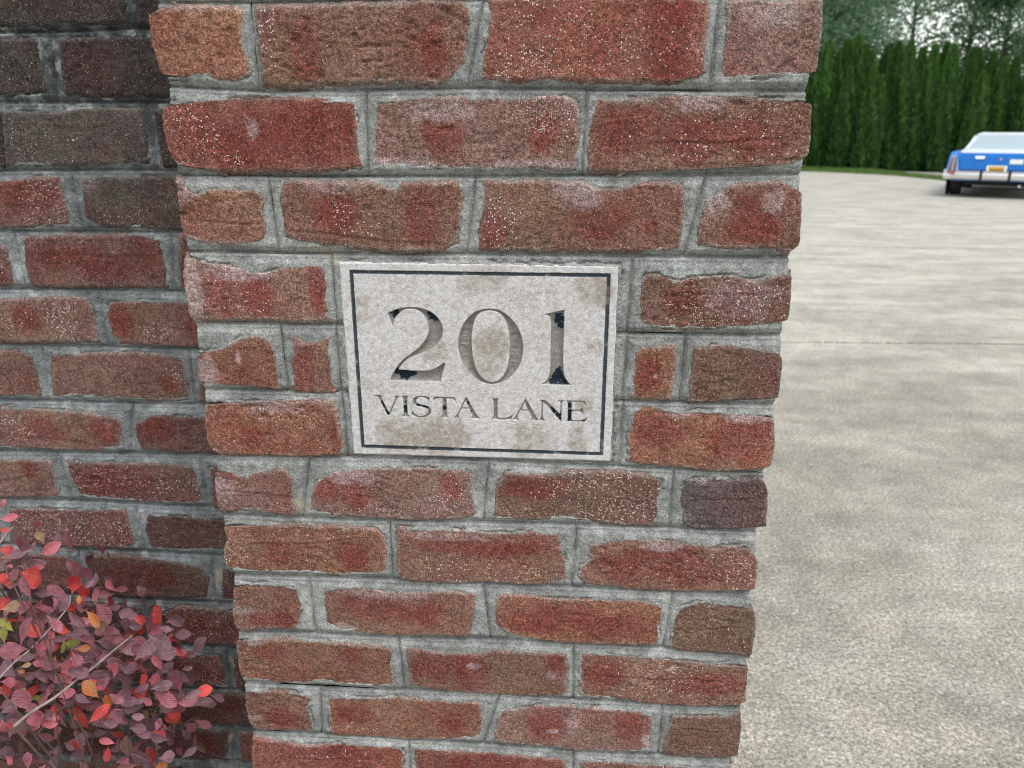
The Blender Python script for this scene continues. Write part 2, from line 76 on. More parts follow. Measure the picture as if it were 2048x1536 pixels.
GLYPHS={'2': [[(2059,11235),(2138,11273),(2232,11298),(2324,11305),(2426,11294),(2517,11259),(2587,11199),(2631,11127),(2639,11043),(2622,10980),(2579,10915),(2505,10855),(2410,10811),(2314,10771),(2240,10732),(2180,10671),(2151,10622),(2267,10617),(2393,10613),(2498,10622),(2572,10659),(2625,10698),(2655,10712),(2639,10649),(2617,10573),(2597,10496),(2315,10498),(2056,10499),(2063,10538),(2109,10615),(2154,10681),(2209,10742),(2284,10797),(2370,10858),(2435,10934),(2478,11008),(2489,11082),(2473,11155),(2439,11222),(2384,11267),(2323,11284),(2262,11281),(2210,11259),(2156,11211),(2123,11159),(2104,11090),(2091,11148)]],'0': [[(3137,11301),(3218,11292),(3298,11248),(3379,11172),(3441,11070),(3474,10966),(3478,10861),(3463,10754),(3422,10657),(3361,10580),(3288,10519),(3205,10487),(3132,10481),(3049,10496),(2966,10543),(2894,10618),(2838,10708),(2804,10803),(2790,10909),(2803,11015),(2840,11110),(2893,11194),(2965,11262),(3046,11292)],[(3137,11281),(3198,11272),(3253,11237),(3293,11176),(3319,11098),(3334,10994),(3337,10879),(3329,10773),(3314,10676),(3278,10589),(3226,10528),(3164,10505),(3112,10509),(3049,10540),(3003,10599),(2968,10679),(2946,10775),(2937,10881),(2935,10976),(2947,11081),(2969,11169),(3005,11237),(3066,11274)]],'1': [[(3686,11252),(3790,11274),(3898,11302),(3898,11151),(3898,10943),(3897,10743),(3905,10636),(3922,10572),(3954,10525),(3988,10496),(3826,10496),(3671,10497),(3717,10524),(3747,10568),(3762,10644),(3764,10782),(3763,10993),(3762,11169),(3757,11210),(3731,11240)]],'V': [[(1876,10327),(1914,10324),(1950,10322),(1952,10312),(1940,10304),(1964,10250),(1990,10192),(2017,10137),(2028,10128),(2055,10190),(2088,10259),(2106,10309),(2090,10316),(2093,10324),(2120,10322),(2143,10321),(2140,10313),(2122,10303),(2089,10235),(2054,10159),(2018,10096),(2009,10096),(1982,10154),(1951,10225),(1919,10294),(1902,10312)]],'I': [[(2169,10322),(2207,10322),(2243,10322),(2236,10313),(2227,10306),(2227,10244),(2224,10139),(2228,10112),(2248,10092),(2204,10093),(2163,10094),(2181,10110),(2187,10138),(2188,10237),(2185,10305)]],'S': [[(2474,10309),(2463,10272),(2446,10296),(2417,10314),(2383,10319),(2347,10312),(2326,10290),(2322,10262),(2339,10240),(2380,10231),(2426,10222),(2467,10205),(2486,10175),(2482,10141),(2458,10109),(2422,10091),(2380,10084),(2339,10089),(2299,10106),(2272,10110),(2283,10149),(2299,10120),(2334,10098),(2375,10094),(2416,10102),(2447,10127),(2456,10158),(2446,10189),(2408,10203),(2355,10211),(2315,10225),(2290,10252),(2291,10286),(2312,10311),(2348,10326),(2389,10331),(2435,10325)]],'T': [[(2520,10323),(2587,10323),(2645,10322),(2703,10321),(2743,10321),(2760,10278),(2743,10292),(2720,10307),(2685,10312),(2655,10311),(2654,10256),(2652,10145),(2654,10114),(2668,10096),(2633,10095),(2592,10095),(2610,10113),(2612,10144),(2614,10255),(2614,10311),(2569,10310),(2537,10302),(2510,10283)]],'A': [[(2868,10329),(2899,10278),(2939,10202),(2978,10130),(3010,10089),(2966,10090),(2923,10092),(2937,10110),(2929,10138),(2912,10174),(2898,10198),(2857,10199),(2817,10199),(2798,10162),(2780,10124),(2785,10093),(2762,10094),(2739,10095),(2763,10118),(2793,10171),(2823,10236),(2853,10298)],[(2862,10286),(2881,10250),(2895,10209),(2857,10206),(2821,10207),(2838,10246)]],'L': [[(3149,10320),(3183,10320),(3219,10321),(3209,10310),(3205,10291),(3204,10212),(3203,10138),(3207,10108),(3223,10098),(3264,10097),(3304,10103),(3333,10114),(3356,10130),(3368,10137),(3353,10093),(3304,10089),(3235,10088),(3147,10089),(3162,10106),(3165,10131),(3167,10211),(3165,10290),(3160,10308)]],'A2': [[(3506,10327),(3534,10282),(3575,10204),(3610,10144),(3642,10088),(3599,10089),(3559,10093),(3576,10109),(3567,10136),(3552,10170),(3535,10194),(3494,10196),(3451,10197),(3434,10163),(3419,10126),(3420,10101),(3433,10088),(3403,10090),(3369,10091),(3397,10116),(3420,10157),(3454,10225),(3488,10293)],[(3497,10287),(3514,10251),(3532,10203),(3494,10203),(3459,10203),(3477,10244)]],'N': [[(3660,10317),(3722,10317),(3775,10264),(3827,10211),(3877,10163),(3882,10212),(3882,10291),(3874,10309),(3856,10318),(3888,10319),(3921,10318),(3902,10309),(3893,10292),(3892,10213),(3892,10139),(3890,10081),(3878,10096),(3828,10150),(3776,10212),(3723,10266),(3694,10289),(3689,10225),(3689,10152),(3694,10115),(3712,10089),(3686,10089),(3654,10091),(3677,10115),(3680,10152),(3681,10225),(3680,10298)]],'E': [[(3945,10318),(4019,10318),(4076,10316),(4135,10316),(4154,10270),(4133,10292),(4104,10305),(4059,10307),(3996,10306),(3996,10258),(3996,10213),(4039,10212),(4073,10215),(4101,10225),(4115,10237),(4116,10207),(4117,10175),(4102,10194),(4073,10204),(4039,10203),(3997,10202),(3997,10149),(3999,10106),(4019,10094),(4065,10092),(4110,10100),(4144,10113),(4167,10132),(4148,10086),(4054,10086),(3950,10086),(3961,10105),(3963,10148),(3960,10263),(3956,10302)]]}
PAINT=[(2146,11221,61),(2525,11218,61),(2555,11187,51),(2212,10574,79),(2139,10599,47),(2296,10581,52),(3851,11201,70),(3863,11140,45),(3845,10570,76),(3853,10635,51),(3907,10517,61),(3794,10515,51),(2005,10139,41),(1957,10243,29),(1973,10206,29),(2207,10256,17),(2205,10194,35),(2203,10151,23),(2350,10229,23),(2408,10218,29),(2437,10210,20),(2635,10200,29),(2893,10268,17),(3977,10263,34),(3979,10172,51),(3981,10111,34),(3821,10204,40),(3862,10150,45),(3875,10108,28),(3792,10222,22),(4127,10091,14)]
TAN=[(3150,10916,196,0.9),(3066,10675,181,0.7),(4233,11511,172,1),(4074,11556,94,0.8),(2458,9841,275,1),(2717,9885,188,0.9),(2112,9830,242,0.9),(4056,9962,100,0.9),(4077,9818,100,0.8),(3570,9829,219,0.7),(2555,10818,132,0.7),(1799,11340,82,0.6),(1791,11191,82,0.6),(2962,11587,160,0.6),(4207,10905,96,0.6),(1817,10471,102,0.4),(3155,11717,190,0.7),(4146,10285,98,0.8)]
LEAVES=[(-3175,610,8514,60,118,'K'),(-3159,615,8327,15,174,'K'),(-2736,30,8497,0,94,'R'),(-1912,-428,8836,100,104,'K'),(-1537,-892,8944,110,120,'T'),(-2050,-233,8389,30,200,'K'),(-2246,-183,8392,70,125,'M'),(-1764,-909,8838,60,212,'M'),(-1967,-902,8801,-10,137,'R'),(-3556,998,7552,20,253,'P'),(-3070,304,7950,0,72,'O'),(-2263,-530,8374,0,72,'K'),(-2687,-130,8094,190,196,'P'),(-3314,948,7423,10,292,'P'),(-3016,795,7519,0,114,'K'),(-3058,688,7458,-5,350,'R'),(-2640,-215,8019,200,169,'R'),(-2840,-13,7809,10,131,'R'),(-3060,353,7606,60,182,'M'),(-1851,-878,8290,120,217,'M'),(-2948,111,7519,60,196,'B'),(-1797,-457,7984,130,214,'M'),(-2535,759,7272,70,267,'R'),(-1153,-871,8378,40,115,'P'),(-1984,358,7404,60,219,'M'),(-3599,740,6930,60,220,'R'),(-2368,-545,7831,15,219,'T'),(-3325,790,6867,50,169,'K'),(-3114,744,6923,30,413,'K'),(-1436,-962,8148,60,205,'P'),(-2822,414,6939,100,287,'M'),(-1528,-997,7996,-30,206,'M'),(-2401,6,7101,15,202,'K'),(-2477,-126,7180,160,199,'R'),(-2271,-593,7490,80,254,'M'),(-2567,-350,7104,175,230,'M'),(-3120,612,6294,50,220,'K'),(-2210,-367,7175,50,171,'K'),(-2242,-701,7256,10,165,'P'),(-2531,397,6842,160,199,'R'),(-1988,-102,7397,-40,256,'P'),(-2469,597,6857,-60,203,'D'),(-1545,-528,7921,80,98,'O'),(-1537,-360,7624,-45,201,'O'),(-2107,599,7001,-40,328,'M'),(-1743,14,7626,50,198,'M'),(-1778,12,7209,20,212,'B'),(-1668,-527,7480,10,276,'P'),(-1166,-970,7764,110,208,'M'),(-2314,866,6325,-10,290,'P'),(-1033,-828,7797,50,211,'M'),(-2735,689,6418,20,208,'G'),(-2070,-264,7067,60,162,'G'),(-3025,902,5943,-70,175,'G'),(-2227,-201,6886,20,105,'O'),(-2842,872,6112,60,267,'M'),(-2113,112,6796,0,145,'O'),(-1721,-519,7152,-40,168,'M'),(-2338,482,6334,110,306,'P'),(-2719,348,6330,170,278,'M'),(-2794,368,6137,-15,229,'M'),(-2154,-72,6581,100,228,'K'),(-1693,-556,6991,-20,168,'P'),(-2198,281,6140,5,327,'M'),(-1338,-785,7143,0,195,'D'),(-2640,384,6206,40,101,'O'),(-3176,270,6953,140,209,'G'),(-2613,-246,7439,130,138,'R'),(-3557,597,6384,0,194,'D'),(-2483,-611,7467,90,165,'G'),(-2877,-219,6682,160,284,'P'),(-3666,595,5799,5,198,'K'),(-2707,-239,6694,0,82,'O'),(-3197,426,6228,20,140,'T'),(-3066,225,6178,80,226,'B'),(-3582,882,5431,15,205,'R'),(-4093,983,5301,30,236,'R'),(-3179,447,5680,10,169,'G'),(-3586,617,5557,45,159,'G'),(-2336,-694,6627,120,247,'M'),(-2960,425,5801,60,194,'M'),(-3017,695,5620,20,173,'P'),(-2213,-197,6336,25,191,'K'),(-2811,106,5917,50,137,'K'),(-3190,-41,5918,40,222,'P'),(-4100,917,4841,30,335,'P'),(-2772,-365,6279,30,153,'T'),(-2752,-195,5910,30,267,'K'),(-2316,-998,6583,0,109,'R'),(-2610,-159,5830,0,183,'K'),(-2790,262,5518,0,83,'R'),(-2952,869,5116,150,302,'R'),(-2794,847,5241,80,341,'M'),(-1765,-345,6147,40,212,'R'),(-2535,977,5145,80,221,'O'),(-1419,-624,6322,0,148,'P'),(-2327,646,5303,30,146,'M'),(-1476,-685,6827,150,222,'O'),(-2172,-189,6263,-30,179,'D'),(-1950,-853,6594,60,154,'P'),(-3021,716,5308,20,175,'D'),(-1870,877,6766,140,215,'P'),(-1204,-18,7368,0,163,'R'),(-1286,485,7118,50,173,'R'),(-1165,135,7195,60,273,'M'),(-1334,439,6832,30,205,'K'),(-1075,519,6974,15,253,'P'),(-872,-61,7284,-10,148,'P'),(-1991,923,6467,60,285,'O'),(-1506,162,7125,70,213,'P'),(-1887,381,6880,90,204,'P'),(-1208,-125,7146,10,192,'M'),(-913,-196,7214,-10,278,'P'),(-1266,53,6824,40,304,'P'),(-1147,244,6669,10,296,'P'),(-1542,1006,6203,40,255,'D'),(-1456,956,6397,40,117,'K'),(-1816,424,6603,30,159,'K'),(-1923,391,6694,10,254,'P'),(-1896,667,6362,20,263,'P'),(-1876,916,5888,110,255,'K'),(-1213,238,6510,120,187,'K'),(-1716,831,5751,20,220,'K'),(-1542,318,6157,60,191,'R'),(-1096,572,6432,160,161,'R'),(-995,758,6362,60,247,'P'),(-1205,451,6235,15,177,'P'),(-1301,698,5979,20,166,'P'),(-1129,706,6076,10,132,'P'),(-978,-192,6519,10,209,'P'),(-974,-149,6344,-40,257,'M'),(-971,-6,6243,-60,154,'R'),(-973,77,6100,80,140,'R'),(-610,64,6259,20,216,'R'),(-637,-136,6354,20,196,'P'),(-849,82,6068,10,234,'M'),(-930,581,5640,5,215,'P'),(-877,951,5428,-20,189,'P'),(-1265,254,5767,55,240,'P'),(-1709,276,5426,5,195,'P'),(-1435,341,5395,70,196,'P'),(-1887,684,4857,70,378,'M'),(-2191,820,4597,-10,193,'P'),(-2163,1023,4121,40,325,'R'),(-1470,288,4790,15,182,'O'),(-2100,718,5568,40,220,'P'),(-1781,244,5873,20,224,'P'),(-2177,871,5633,70,205,'P'),(-1889,99,5952,80,221,'O'),(-2435,932,5726,5,258,'P'),(-1768,456,6217,30,259,'P'),(-2133,742,5971,0,100,'P'),(-2061,495,6225,10,146,'K'),(-1839,210,5084,90,245,'B'),(-1901,442,4780,60,287,'D'),(-1835,-134,5995,90,92,'R'),(-1690,-144,6013,30,138,'M'),(-2188,488,5830,30,148,'R'),(-2197,420,5333,20,199,'P'),(-1930,883,5060,90,191,'T')]
STEMS=[(3.2,[(-2076,-1200,6754),(-2022,-999,6768),(-1854,-799,6823),(-1767,-500,6838),(-1723,-300,6826),(-1602,0,6882),(-1466,200,6957)]),(2.2,[(-2172,-1200,7343),(-2188,-1099,7321),(-2167,-899,7358),(-2134,-699,7366),(-2029,-599,7471),(-2027,-400,7489),(-1928,-200,7632),(-1955,-100,7716)]),(1.8,[(-2849,0,5541),(-2769,200,5612),(-2593,300,5751),(-2388,400,5753),(-2136,400,5887),(-2023,500,5989),(-1843,500,6175)]),(1.6,[(-2007,500,5983),(-1697,500,6316),(-1406,400,6626),(-1129,300,6891),(-974,300,7021)]),(1.4,[(-2079,500,4914),(-1834,600,5127),(-1671,699,5237),(-1508,699,5445),(-1363,699,5532),(-1181,799,5517),(-868,799,5634)]),(1.3,[(-1797,599,5705),(-1553,699,5829),(-1339,799,5953),(-1156,800,6153),(-1105,799,6231)]),(2.2,[(-2416,-500,8558),(-2437,-400,8579),(-2416,-300,8638),(-2323,-300,8729)]),(1.0,[(-2104,-599,8318),(-2005,-500,8480),(-2022,-400,8579),(-2006,-300,8681),(-1991,-300,8716)]),(1.3,[(-2118,-300,7624),(-2002,-200,7694),(-1871,-200,7757)])]
HEDGE_TIPS=[(0.3008,0.1022),(0.3135,0.0909),(0.3224,0.1033),(0.3343,0.1073),(0.343,0.0979),(0.3519,0.092),(0.3702,0.0984),(0.3803,0.1012),(0.3936,0.1023),(0.4085,0.0941),(0.422,0.0975),(0.4339,0.0998),(0.4429,0.0975),(0.4654,0.0944),(0.4716,0.0938),(0.4887,0.0903),(0.5029,0.0832),(0.5152,0.0855),(0.4808,0.069),(0.3564,0.0747),(0.3652,0.0654),(0.3285,0.0743),(0.4469,0.0631)]
STRIP=[(9.62,34.75),(11.35,34.18),(12.62,33.07),(12.79,29.97),(12.67,26.07),(12.7,23.32),(12.14,22.19),(12.04,24.68),(11.82,27.95),(10.81,29.52),(10.21,30.47),(8.81,31.61)]
random.seed(11)
RNG = np.random.default_rng(7)
COURSE = 0.0769

# ------------------------------------------------------------------ helpers
def tag(o, label=None, cat=None, group=None, kind=None):
    if label: o["label"] = label
    if cat: o["category"] = cat
    if group: o["group"] = group
    if kind: o["kind"] = kind
    return o

def link(name, data, parent=None, loc=(0, 0, 0), rot=(0, 0, 0)):
    o = bpy.data.objects.new(name, data)
    COL.objects.link(o)
    o.location = loc
    o.rotation_euler = rot
    if parent is not None:
        o.parent = parent
    return o

def mesh_np(name, verts, quads=None, tris=None, mat=None, smooth=True, attrs=None):
    """mesh from numpy arrays; attrs: {name: (type, per-vertex array)}"""
    me = bpy.data.meshes.new(name)
    verts = np.asarray(verts, np.float32)
    nq = 0 if quads is None else len(quads)
    ntr = 0 if tris is None else len(tris)
    me.vertices.add(len(verts))
    me.vertices.foreach_set("co", verts.ravel())
    idx = []
    tot = []
    if nq:
        idx.append(np.asarray(quads, np.int32).ravel()); tot.append(np.full(nq, 4, np.int32))
    if ntr:
        idx.append(np.asarray(tris, np.int32).ravel()); tot.append(np.full(ntr, 3, np.int32))
    idx = np.concatenate(idx); tot = np.concatenate(tot)
    start = np.concatenate([[0], np.cumsum(tot)[:-1]]).astype(np.int32)
    me.loops.add(len(idx))
    me.loops.foreach_set("vertex_index", idx)
    me.polygons.add(len(tot))
    me.polygons.foreach_set("loop_start", start)
    me.polygons.foreach_set("use_smooth", np.full(len(tot), smooth, bool))
    if attrs:
        for an, (typ, arr) in attrs.items():
            a = me.attributes.new(an, typ, 'POINT')
            if typ == 'FLOAT_COLOR':
                a.data.foreach_set("color", np.asarray(arr, np.float32).ravel())
            else:
                a.data.foreach_set("value", np.asarray(arr, np.float32).ravel())
    me.update(calc_edges=True)
    me.validate()
    if mat is not None:
        me.materials.append(mat)
    return me

def grid_quads(nu, nv):
    i = np.arange(nv - 1)[:, None] * nu + np.arange(nu - 1)[None, :]
    return np.stack([i, i + 1, i + nu + 1, i + nu], -1).reshape(-1, 4)

def _hash(ix, iy, seed):
    h = (ix.astype(np.int64) * 374761393 + iy.astype(np.int64) * 668265263 + seed * 974711) & 0x7fffffff
    h = ((h ^ (h >> 13)) * 1274126177) & 0x7fffffff
    h = (h ^ (h >> 16)) & 0xffffff
    return h / float(0xffffff)

def vnoise(x, y, seed=0):
    ix = np.floor(x); iy = np.floor(y)
    fx = x - ix; fy = y - iy
    fx = fx * fx * fx * (fx * (fx * 6 - 15) + 10); fy = fy * fy * fy * (fy * (fy * 6 - 15) + 10)
    a = _hash(ix, iy, seed); b = _hash(ix + 1, iy, seed)
    c = _hash(ix, iy + 1, seed); d = _hash(ix + 1, iy + 1, seed)
    return ((a * (1 - fx) + b * fx) * (1 - fy) + (c * (1 - fx) + d * fx) * fy) * 2 - 1

def fbm(x, y, scale, octv=3, seed=0, gain=0.5):
    """noise of about -1..1; scale = size in metres of the largest lumps"""
    s = 0.0; amp = 1.0; t = 0.0; f = 1.0 / scale
    for k in range(octv):
        s = s + amp * vnoise(x * f + 17.3 * k, y * f - 9.1 * k, seed + 31 * k)
        t += amp; amp *= gain; f *= 2.03
    return s / t

def sstep(a, b, x):
    t = np.clip((x - a) / (b - a), 0, 1)
    return t * t * (3 - 2 * t)

def poly_sd(u, v, polys):
    """signed distance to a set of rings (even-odd), negative inside"""
    d2 = np.full(u.shape, 1e9); ins = np.zeros(u.shape, bool)
    for P in polys:
        P = np.asarray(P, float)
        Q = np.roll(P, -1, 0)
        for (ax, ay), (bx, by) in zip(P, Q):
            ex, ey = bx - ax, by - ay
            L = ex * ex + ey * ey + 1e-18
            t = np.clip(((u - ax) * ex + (v - ay) * ey) / L, 0, 1)
            d2 = np.minimum(d2, (u - ax - t * ex) ** 2 + (v - ay - t * ey) ** 2)
            if abs(ey) > 1e-12:
                c = ((ay > v) != (by > v)) & (u < ex * (v - ay) / ey + ax)
                ins ^= c
    d = np.sqrt(d2)
    return np.where(ins, -d, d)

def poly_span(P, vv):
    """left and right ends of a polygon at each height"""
    P = np.asarray(P, float); Q = np.roll(P, -1, 0)
    lo, hi = P[:, 1].min(), P[:, 1].max()
    vv = np.clip(vv, lo + 1e-5, hi - 1e-5)
    L = np.full(vv.shape, 1e9); R = np.full(vv.shape, -1e9)
    for (ax, ay), (bx, by) in zip(P, Q):
        if abs(by - ay) < 1e-9: continue
        m = (vv >= min(ay, by)) & (vv <= max(ay, by))
        x = ax + (bx - ax) * (vv - ay) / (by - ay)
        L = np.where(m, np.minimum(L, x), L); R = np.where(m, np.maximum(R, x), R)
    return L, R

class NT:
    """small node-tree builder"""
    def __init__(self, name):
        self.m = bpy.data.materials.new(name); self.m.use_nodes = True
        self.t = self.m.node_tree; self.t.nodes.clear()
        self.out = self.n("ShaderNodeOutputMaterial")
        self.p = self.n("ShaderNodeBsdfPrincipled")
        self.l(self.p.outputs[0], self.out.inputs[0])
    def n(self, typ, **kw):
        nd = self.t.nodes.new(typ)
        for k, v in kw.items(): setattr(nd, k, v)
        return nd
    def l(self, a, b): self.t.links.new(a, b)
    def val(self, sock, v):
        if hasattr(v, 'is_output') or isinstance(v, bpy.types.NodeSocket): self.l(v, sock)
        else: sock.default_value = v
    def pos(self): return self.n("ShaderNodeNewGeometry").outputs['Position']
    def obj(self): return self.n("ShaderNodeTexCoord").outputs['Object']
    def noise(self, vec, scale, detail=3, rough=0.55, stretch=None):
        if stretch:
            mp = self.n("ShaderNodeMapping"); mp.inputs['Scale'].default_value = stretch
            self.l(vec, mp.inputs['Vector']); vec = mp.outputs[0]
        nd = self.n("ShaderNodeTexNoise"); nd.inputs['Scale'].default_value = scale
        nd.inputs['Detail'].default_value = detail; nd.inputs['Roughness'].default_value = rough
        self.l(vec, nd.inputs['Vector']); return nd.outputs['Fac']
    def vor(self, vec, scale, out='Distance', feature='F1'):
        nd = self.n("ShaderNodeTexVoronoi"); nd.feature = feature
        nd.inputs['Scale'].default_value = scale
        self.l(vec, nd.inputs['Vector']); return nd
    def ramp(self, fac, lo, hi, a=0.0, b=1.0):
        nd = self.n("ShaderNodeMapRange"); nd.inputs['From Min'].default_value = lo
        nd.inputs['From Max'].default_value = hi; nd.inputs['To Min'].default_value = a
        nd.inputs['To Max'].default_value = b; nd.interpolation_type = 'SMOOTHSTEP'
        self.l(fac, nd.inputs['Value']); return nd.outputs[0]
    def math(self, op, a, b=0.0, c=None):
        nd = self.n("ShaderNodeMath", operation=op)
        self.val(nd.inputs[0], a); self.val(nd.inputs[1], b)
        return nd.outputs[0]
    def mix(self, fac, a, b, mode='MIX'):
        nd = self.n("ShaderNodeMix", data_type='RGBA', blend_type=mode)
        self.val(nd.inputs['Factor'], fac)
        for s, v in ((nd.inputs[6], a), (nd.inputs[7], b)):
            if isinstance(v, (tuple, list)): s.default_value = (*v[:3], 1)
            else: self.l(v, s)
        return nd.outputs[2]
    def scale_col(self, col, f):
        nd = self.n("ShaderNodeVectorMath", operation='SCALE')
        if isinstance(col, (tuple, list)): nd.inputs[0].default_value = col[:3]
        else: self.l(col, nd.inputs[0])
        self.val(nd.inputs['Scale'], f); return nd.outputs[0]
    def attr(self, name, fac=False):
        nd = self.n("ShaderNodeAttribute", attribute_name=name)
        return nd.outputs['Fac'] if fac else nd.outputs['Color']
    def color(self, c):
        if isinstance(c, (tuple, list)): self.p.inputs['Base Color'].default_value = (*c[:3], 1)
        else: self.l(c, self.p.inputs['Base Color'])
    def bump(self, h, dist, strength=1.0):
        nd = self.n("ShaderNodeBump"); nd.inputs['Distance'].default_value = dist
        nd.inputs['Strength'].default_value = strength
        self.l(h, nd.inputs['Height']); self.l(nd.outputs[0], self.p.inputs['Normal'])
    def set(self, **kw):
        for k, v in kw.items(): self.val(self.p.inputs[k.replace('_', ' ')], v)
        return self

def simple(name, col, rough=0.5, metal=0.0, spec=0.5, var=0.0, scale=20, coat=0.0):
    s = NT(name)
    if var:
        f = s.ramp(s.noise(s.pos(), scale, 4), 0.3, 0.7, 1 - var, 1 + var)
        s.color(s.scale_col(col, f))
    else: s.color(col)
    s.set(Roughness=rough, Metallic=metal)
    s.p.inputs['Specular IOR Level'].default_value = spec
    s.p.inputs['Coat Weight'].default_value = coat
    return s.m

# ------------------------------------------------------------------ materials
def brick_material():
    s = NT("sand_faced_brick")
    P = s.pos()
    g1 = s.noise(P, 620, 2, 0.6)
    g2 = s.noise(P, 210, 3, 0.6)
    g3 = s.noise(P, 55, 3, 0.6)
    f = s.math('MULTIPLY', s.ramp(g1, 0.33, 0.67, 0.56, 1.52), s.ramp(g2, 0.3, 0.7, 0.72, 1.3))
    f = s.math('MULTIPLY', f, s.ramp(g3, 0.3, 0.7, 0.86, 1.14))
    c = s.scale_col(s.attr('bcol'), f)
    # pale sand grains
    gr = s.vor(P, 520); 
    cellr = s.n("ShaderNodeSeparateColor"); s.l(gr.outputs['Color'], cellr.inputs[0])
    on = s.math('GREATER_THAN', cellr.outputs[0], 0.90)
    near = s.ramp(gr.outputs['Distance'], 0.24, 0.42, 1, 0)
    c = s.mix(s.math('MULTIPLY', s.math('MULTIPLY', on, near), 0.6), c, (0.46, 0.34, 0.27))
    # white specks where the 'speck' attribute asks for them
    vo = s.vor(P, 500)
    sp = s.n("ShaderNodeSeparateColor"); s.l(vo.outputs['Color'], sp.inputs[0])
    thr = s.math('LESS_THAN', sp.outputs[0], s.attr('speck', True))
    rad = s.math('MULTIPLY', sp.outputs[1], 0.36)
    inside = s.math('LESS_THAN', vo.outputs['Distance'], s.math('ADD', rad, 0.09))
    c = s.mix(s.math('MULTIPLY', s.math('MULTIPLY', thr, inside), 0.8), c, (0.66, 0.59, 0.55))
    s.color(c)
    s.set(Roughness=0.92)
    s.p.inputs['Specular IOR Level'].default_value = 0.2
    h = s.math('ADD', s.math('MULTIPLY', g1, 0.6), g2)
    s.bump(h, 0.0026, 0.85)
    return s.m

def mortar_material(name, dirt):
    s = NT(name)
    P = s.pos()
    g1 = s.noise(P, 480, 3, 0.65); g2 = s.noise(P, 95, 4, 0.6); g3 = s.noise(P, 16, 3, 0.55)
    f = s.math('MULTIPLY', s.ramp(g1, 0.33, 0.67, 0.72, 1.28), s.ramp(g2, 0.3, 0.7, 0.78, 1.22))
    f = s.math('MULTIPLY', f, s.ramp(g3, 0.32, 0.68, 0.82, 1.18))
    c = s.scale_col(s.attr('mcol'), f)
    y = s.ramp(s.noise(P, 24, 4, 0.6), 0.62, 0.74, 0, 0.55)
    c = s.mix(y, c, (0.44, 0.385, 0.27))
    c = s.mix(s.ramp(s.noise(P, 33, 4, 0.65), 0.52, 0.68, 0, 0.5), c, s.scale_col((0.40, 0.415, 0.41), f))
    k = s.ramp(s.noise(P, 130, 4, 0.7), 0.64, 0.74, 0, dirt)
    c = s.mix(k, c, (0.05, 0.048, 0.042))
    s.color(c)
    s.set(Roughness=0.95)
    s.p.inputs['Specular IOR Level'].default_value = 0.15
    s.bump(s.math('ADD', g1, s.math('MULTIPLY', g2, 1.2)), 0.0022, 0.9)
    return s.m

def stone_material():
    s = NT("carved_limestone")
    P = s.pos()
    g1 = s.noise(P, 800, 2, 0.6, stretch=(.8, 1, 1)); g2 = s.noise(P, 230, 4, 0.65, stretch=(.75, 1, 1))
    f = s.math('MULTIPLY', s.ramp(g1, 0.3, 0.7, 0.83, 1.15), s.ramp(g2, 0.3, 0.7, 0.86, 1.13))
    s.color(s.scale_col(s.attr('scol'), f))
    s.set(Roughness=0.9)
    s.p.inputs['Specular IOR Level'].default_value = 0.2
    s.bump(s.math('ADD', g1, g2), 0.0006, 0.7)
    return s.m

def concrete_material():
    s = NT("weathered_concrete")
    P = s.pos()
    fine = s.noise(P, 170, 3, 0.7); agg = s.noise(P, 88, 4, 0.7)
    med = s.noise(P, 9, 4, 0.6); big = s.noise(P, 1.1, 4, 0.6)
    st = s.noise(P, 2.6, 4, 0.6, stretch=(0.45, 1.3, 1))
    f = s.math('MULTIPLY', s.ramp(fine, 0.33, 0.67, 0.56, 1.46), s.ramp(agg, 0.33, 0.67, 0.58, 1.40))
    f = s.math('MULTIPLY', f, s.ramp(med, 0.3, 0.7, 0.86, 1.14))
    f = s.math('MULTIPLY', f, s.ramp(big, 0.3, 0.7, 0.9, 1.08))
    f = s.math('MULTIPLY', f, s.ramp(st, 0.32, 0.68, 0.8, 1.18))
    # colour carries the pier's shade and dirt nearby, open-sky brightness further off
    sx = s.n("ShaderNodeSeparateXYZ"); s.l(P, sx.inputs[0])
    wob = s.math('MULTIPLY', s.math('SUBTRACT', s.noise(P, 0.55, 4, 0.6), 0.5), 9.0)
    far_lit = s.ramp(s.math('ADD', sx.outputs[1], wob), 0.5, 8.5)
    c0 = s.mix(s.ramp(s.noise(P, 3.3, 4), 0.35, 0.65), (0.272, 0.250, 0.198), (0.250, 0.234, 0.196))
    c1 = s.mix(s.ramp(s.noise(P, 3.3, 4), 0.35, 0.65), (0.375, 0.350, 0.292), (0.352, 0.333, 0.290))
    c = s.mix(far_lit, c0, c1)
    c = s.scale_col(c, f)
    vo = s.vor(P, 75)
    sc = s.n("ShaderNodeSeparateColor"); s.l(vo.outputs['Color'], sc.inputs[0])
    on = s.math('MULTIPLY', s.math('GREATER_THAN', sc.outputs[0], 0.9), s.ramp(vo.outputs['Distance'], 0.2, 0.42, 0.75, 0))
    c = s.mix(on, c, (0.52, 0.49, 0.42))
    dk = s.math('MULTIPLY', s.math('GREATER_THAN', sc.outputs[1], 0.88), s.ramp(vo.outputs['Distance'], 0.2, 0.45, 0.6, 0))
    c = s.mix(dk, c, (0.085, 0.08, 0.07))
    s.color(c)
    s.set(Roughness=0.6)
    s.p.inputs['Specular IOR Level'].default_value = 0.45
    s.bump(s.math('ADD', fine, s.math('MULTIPLY', agg, 2.0)), 0.004, 0.6)
    return s.m

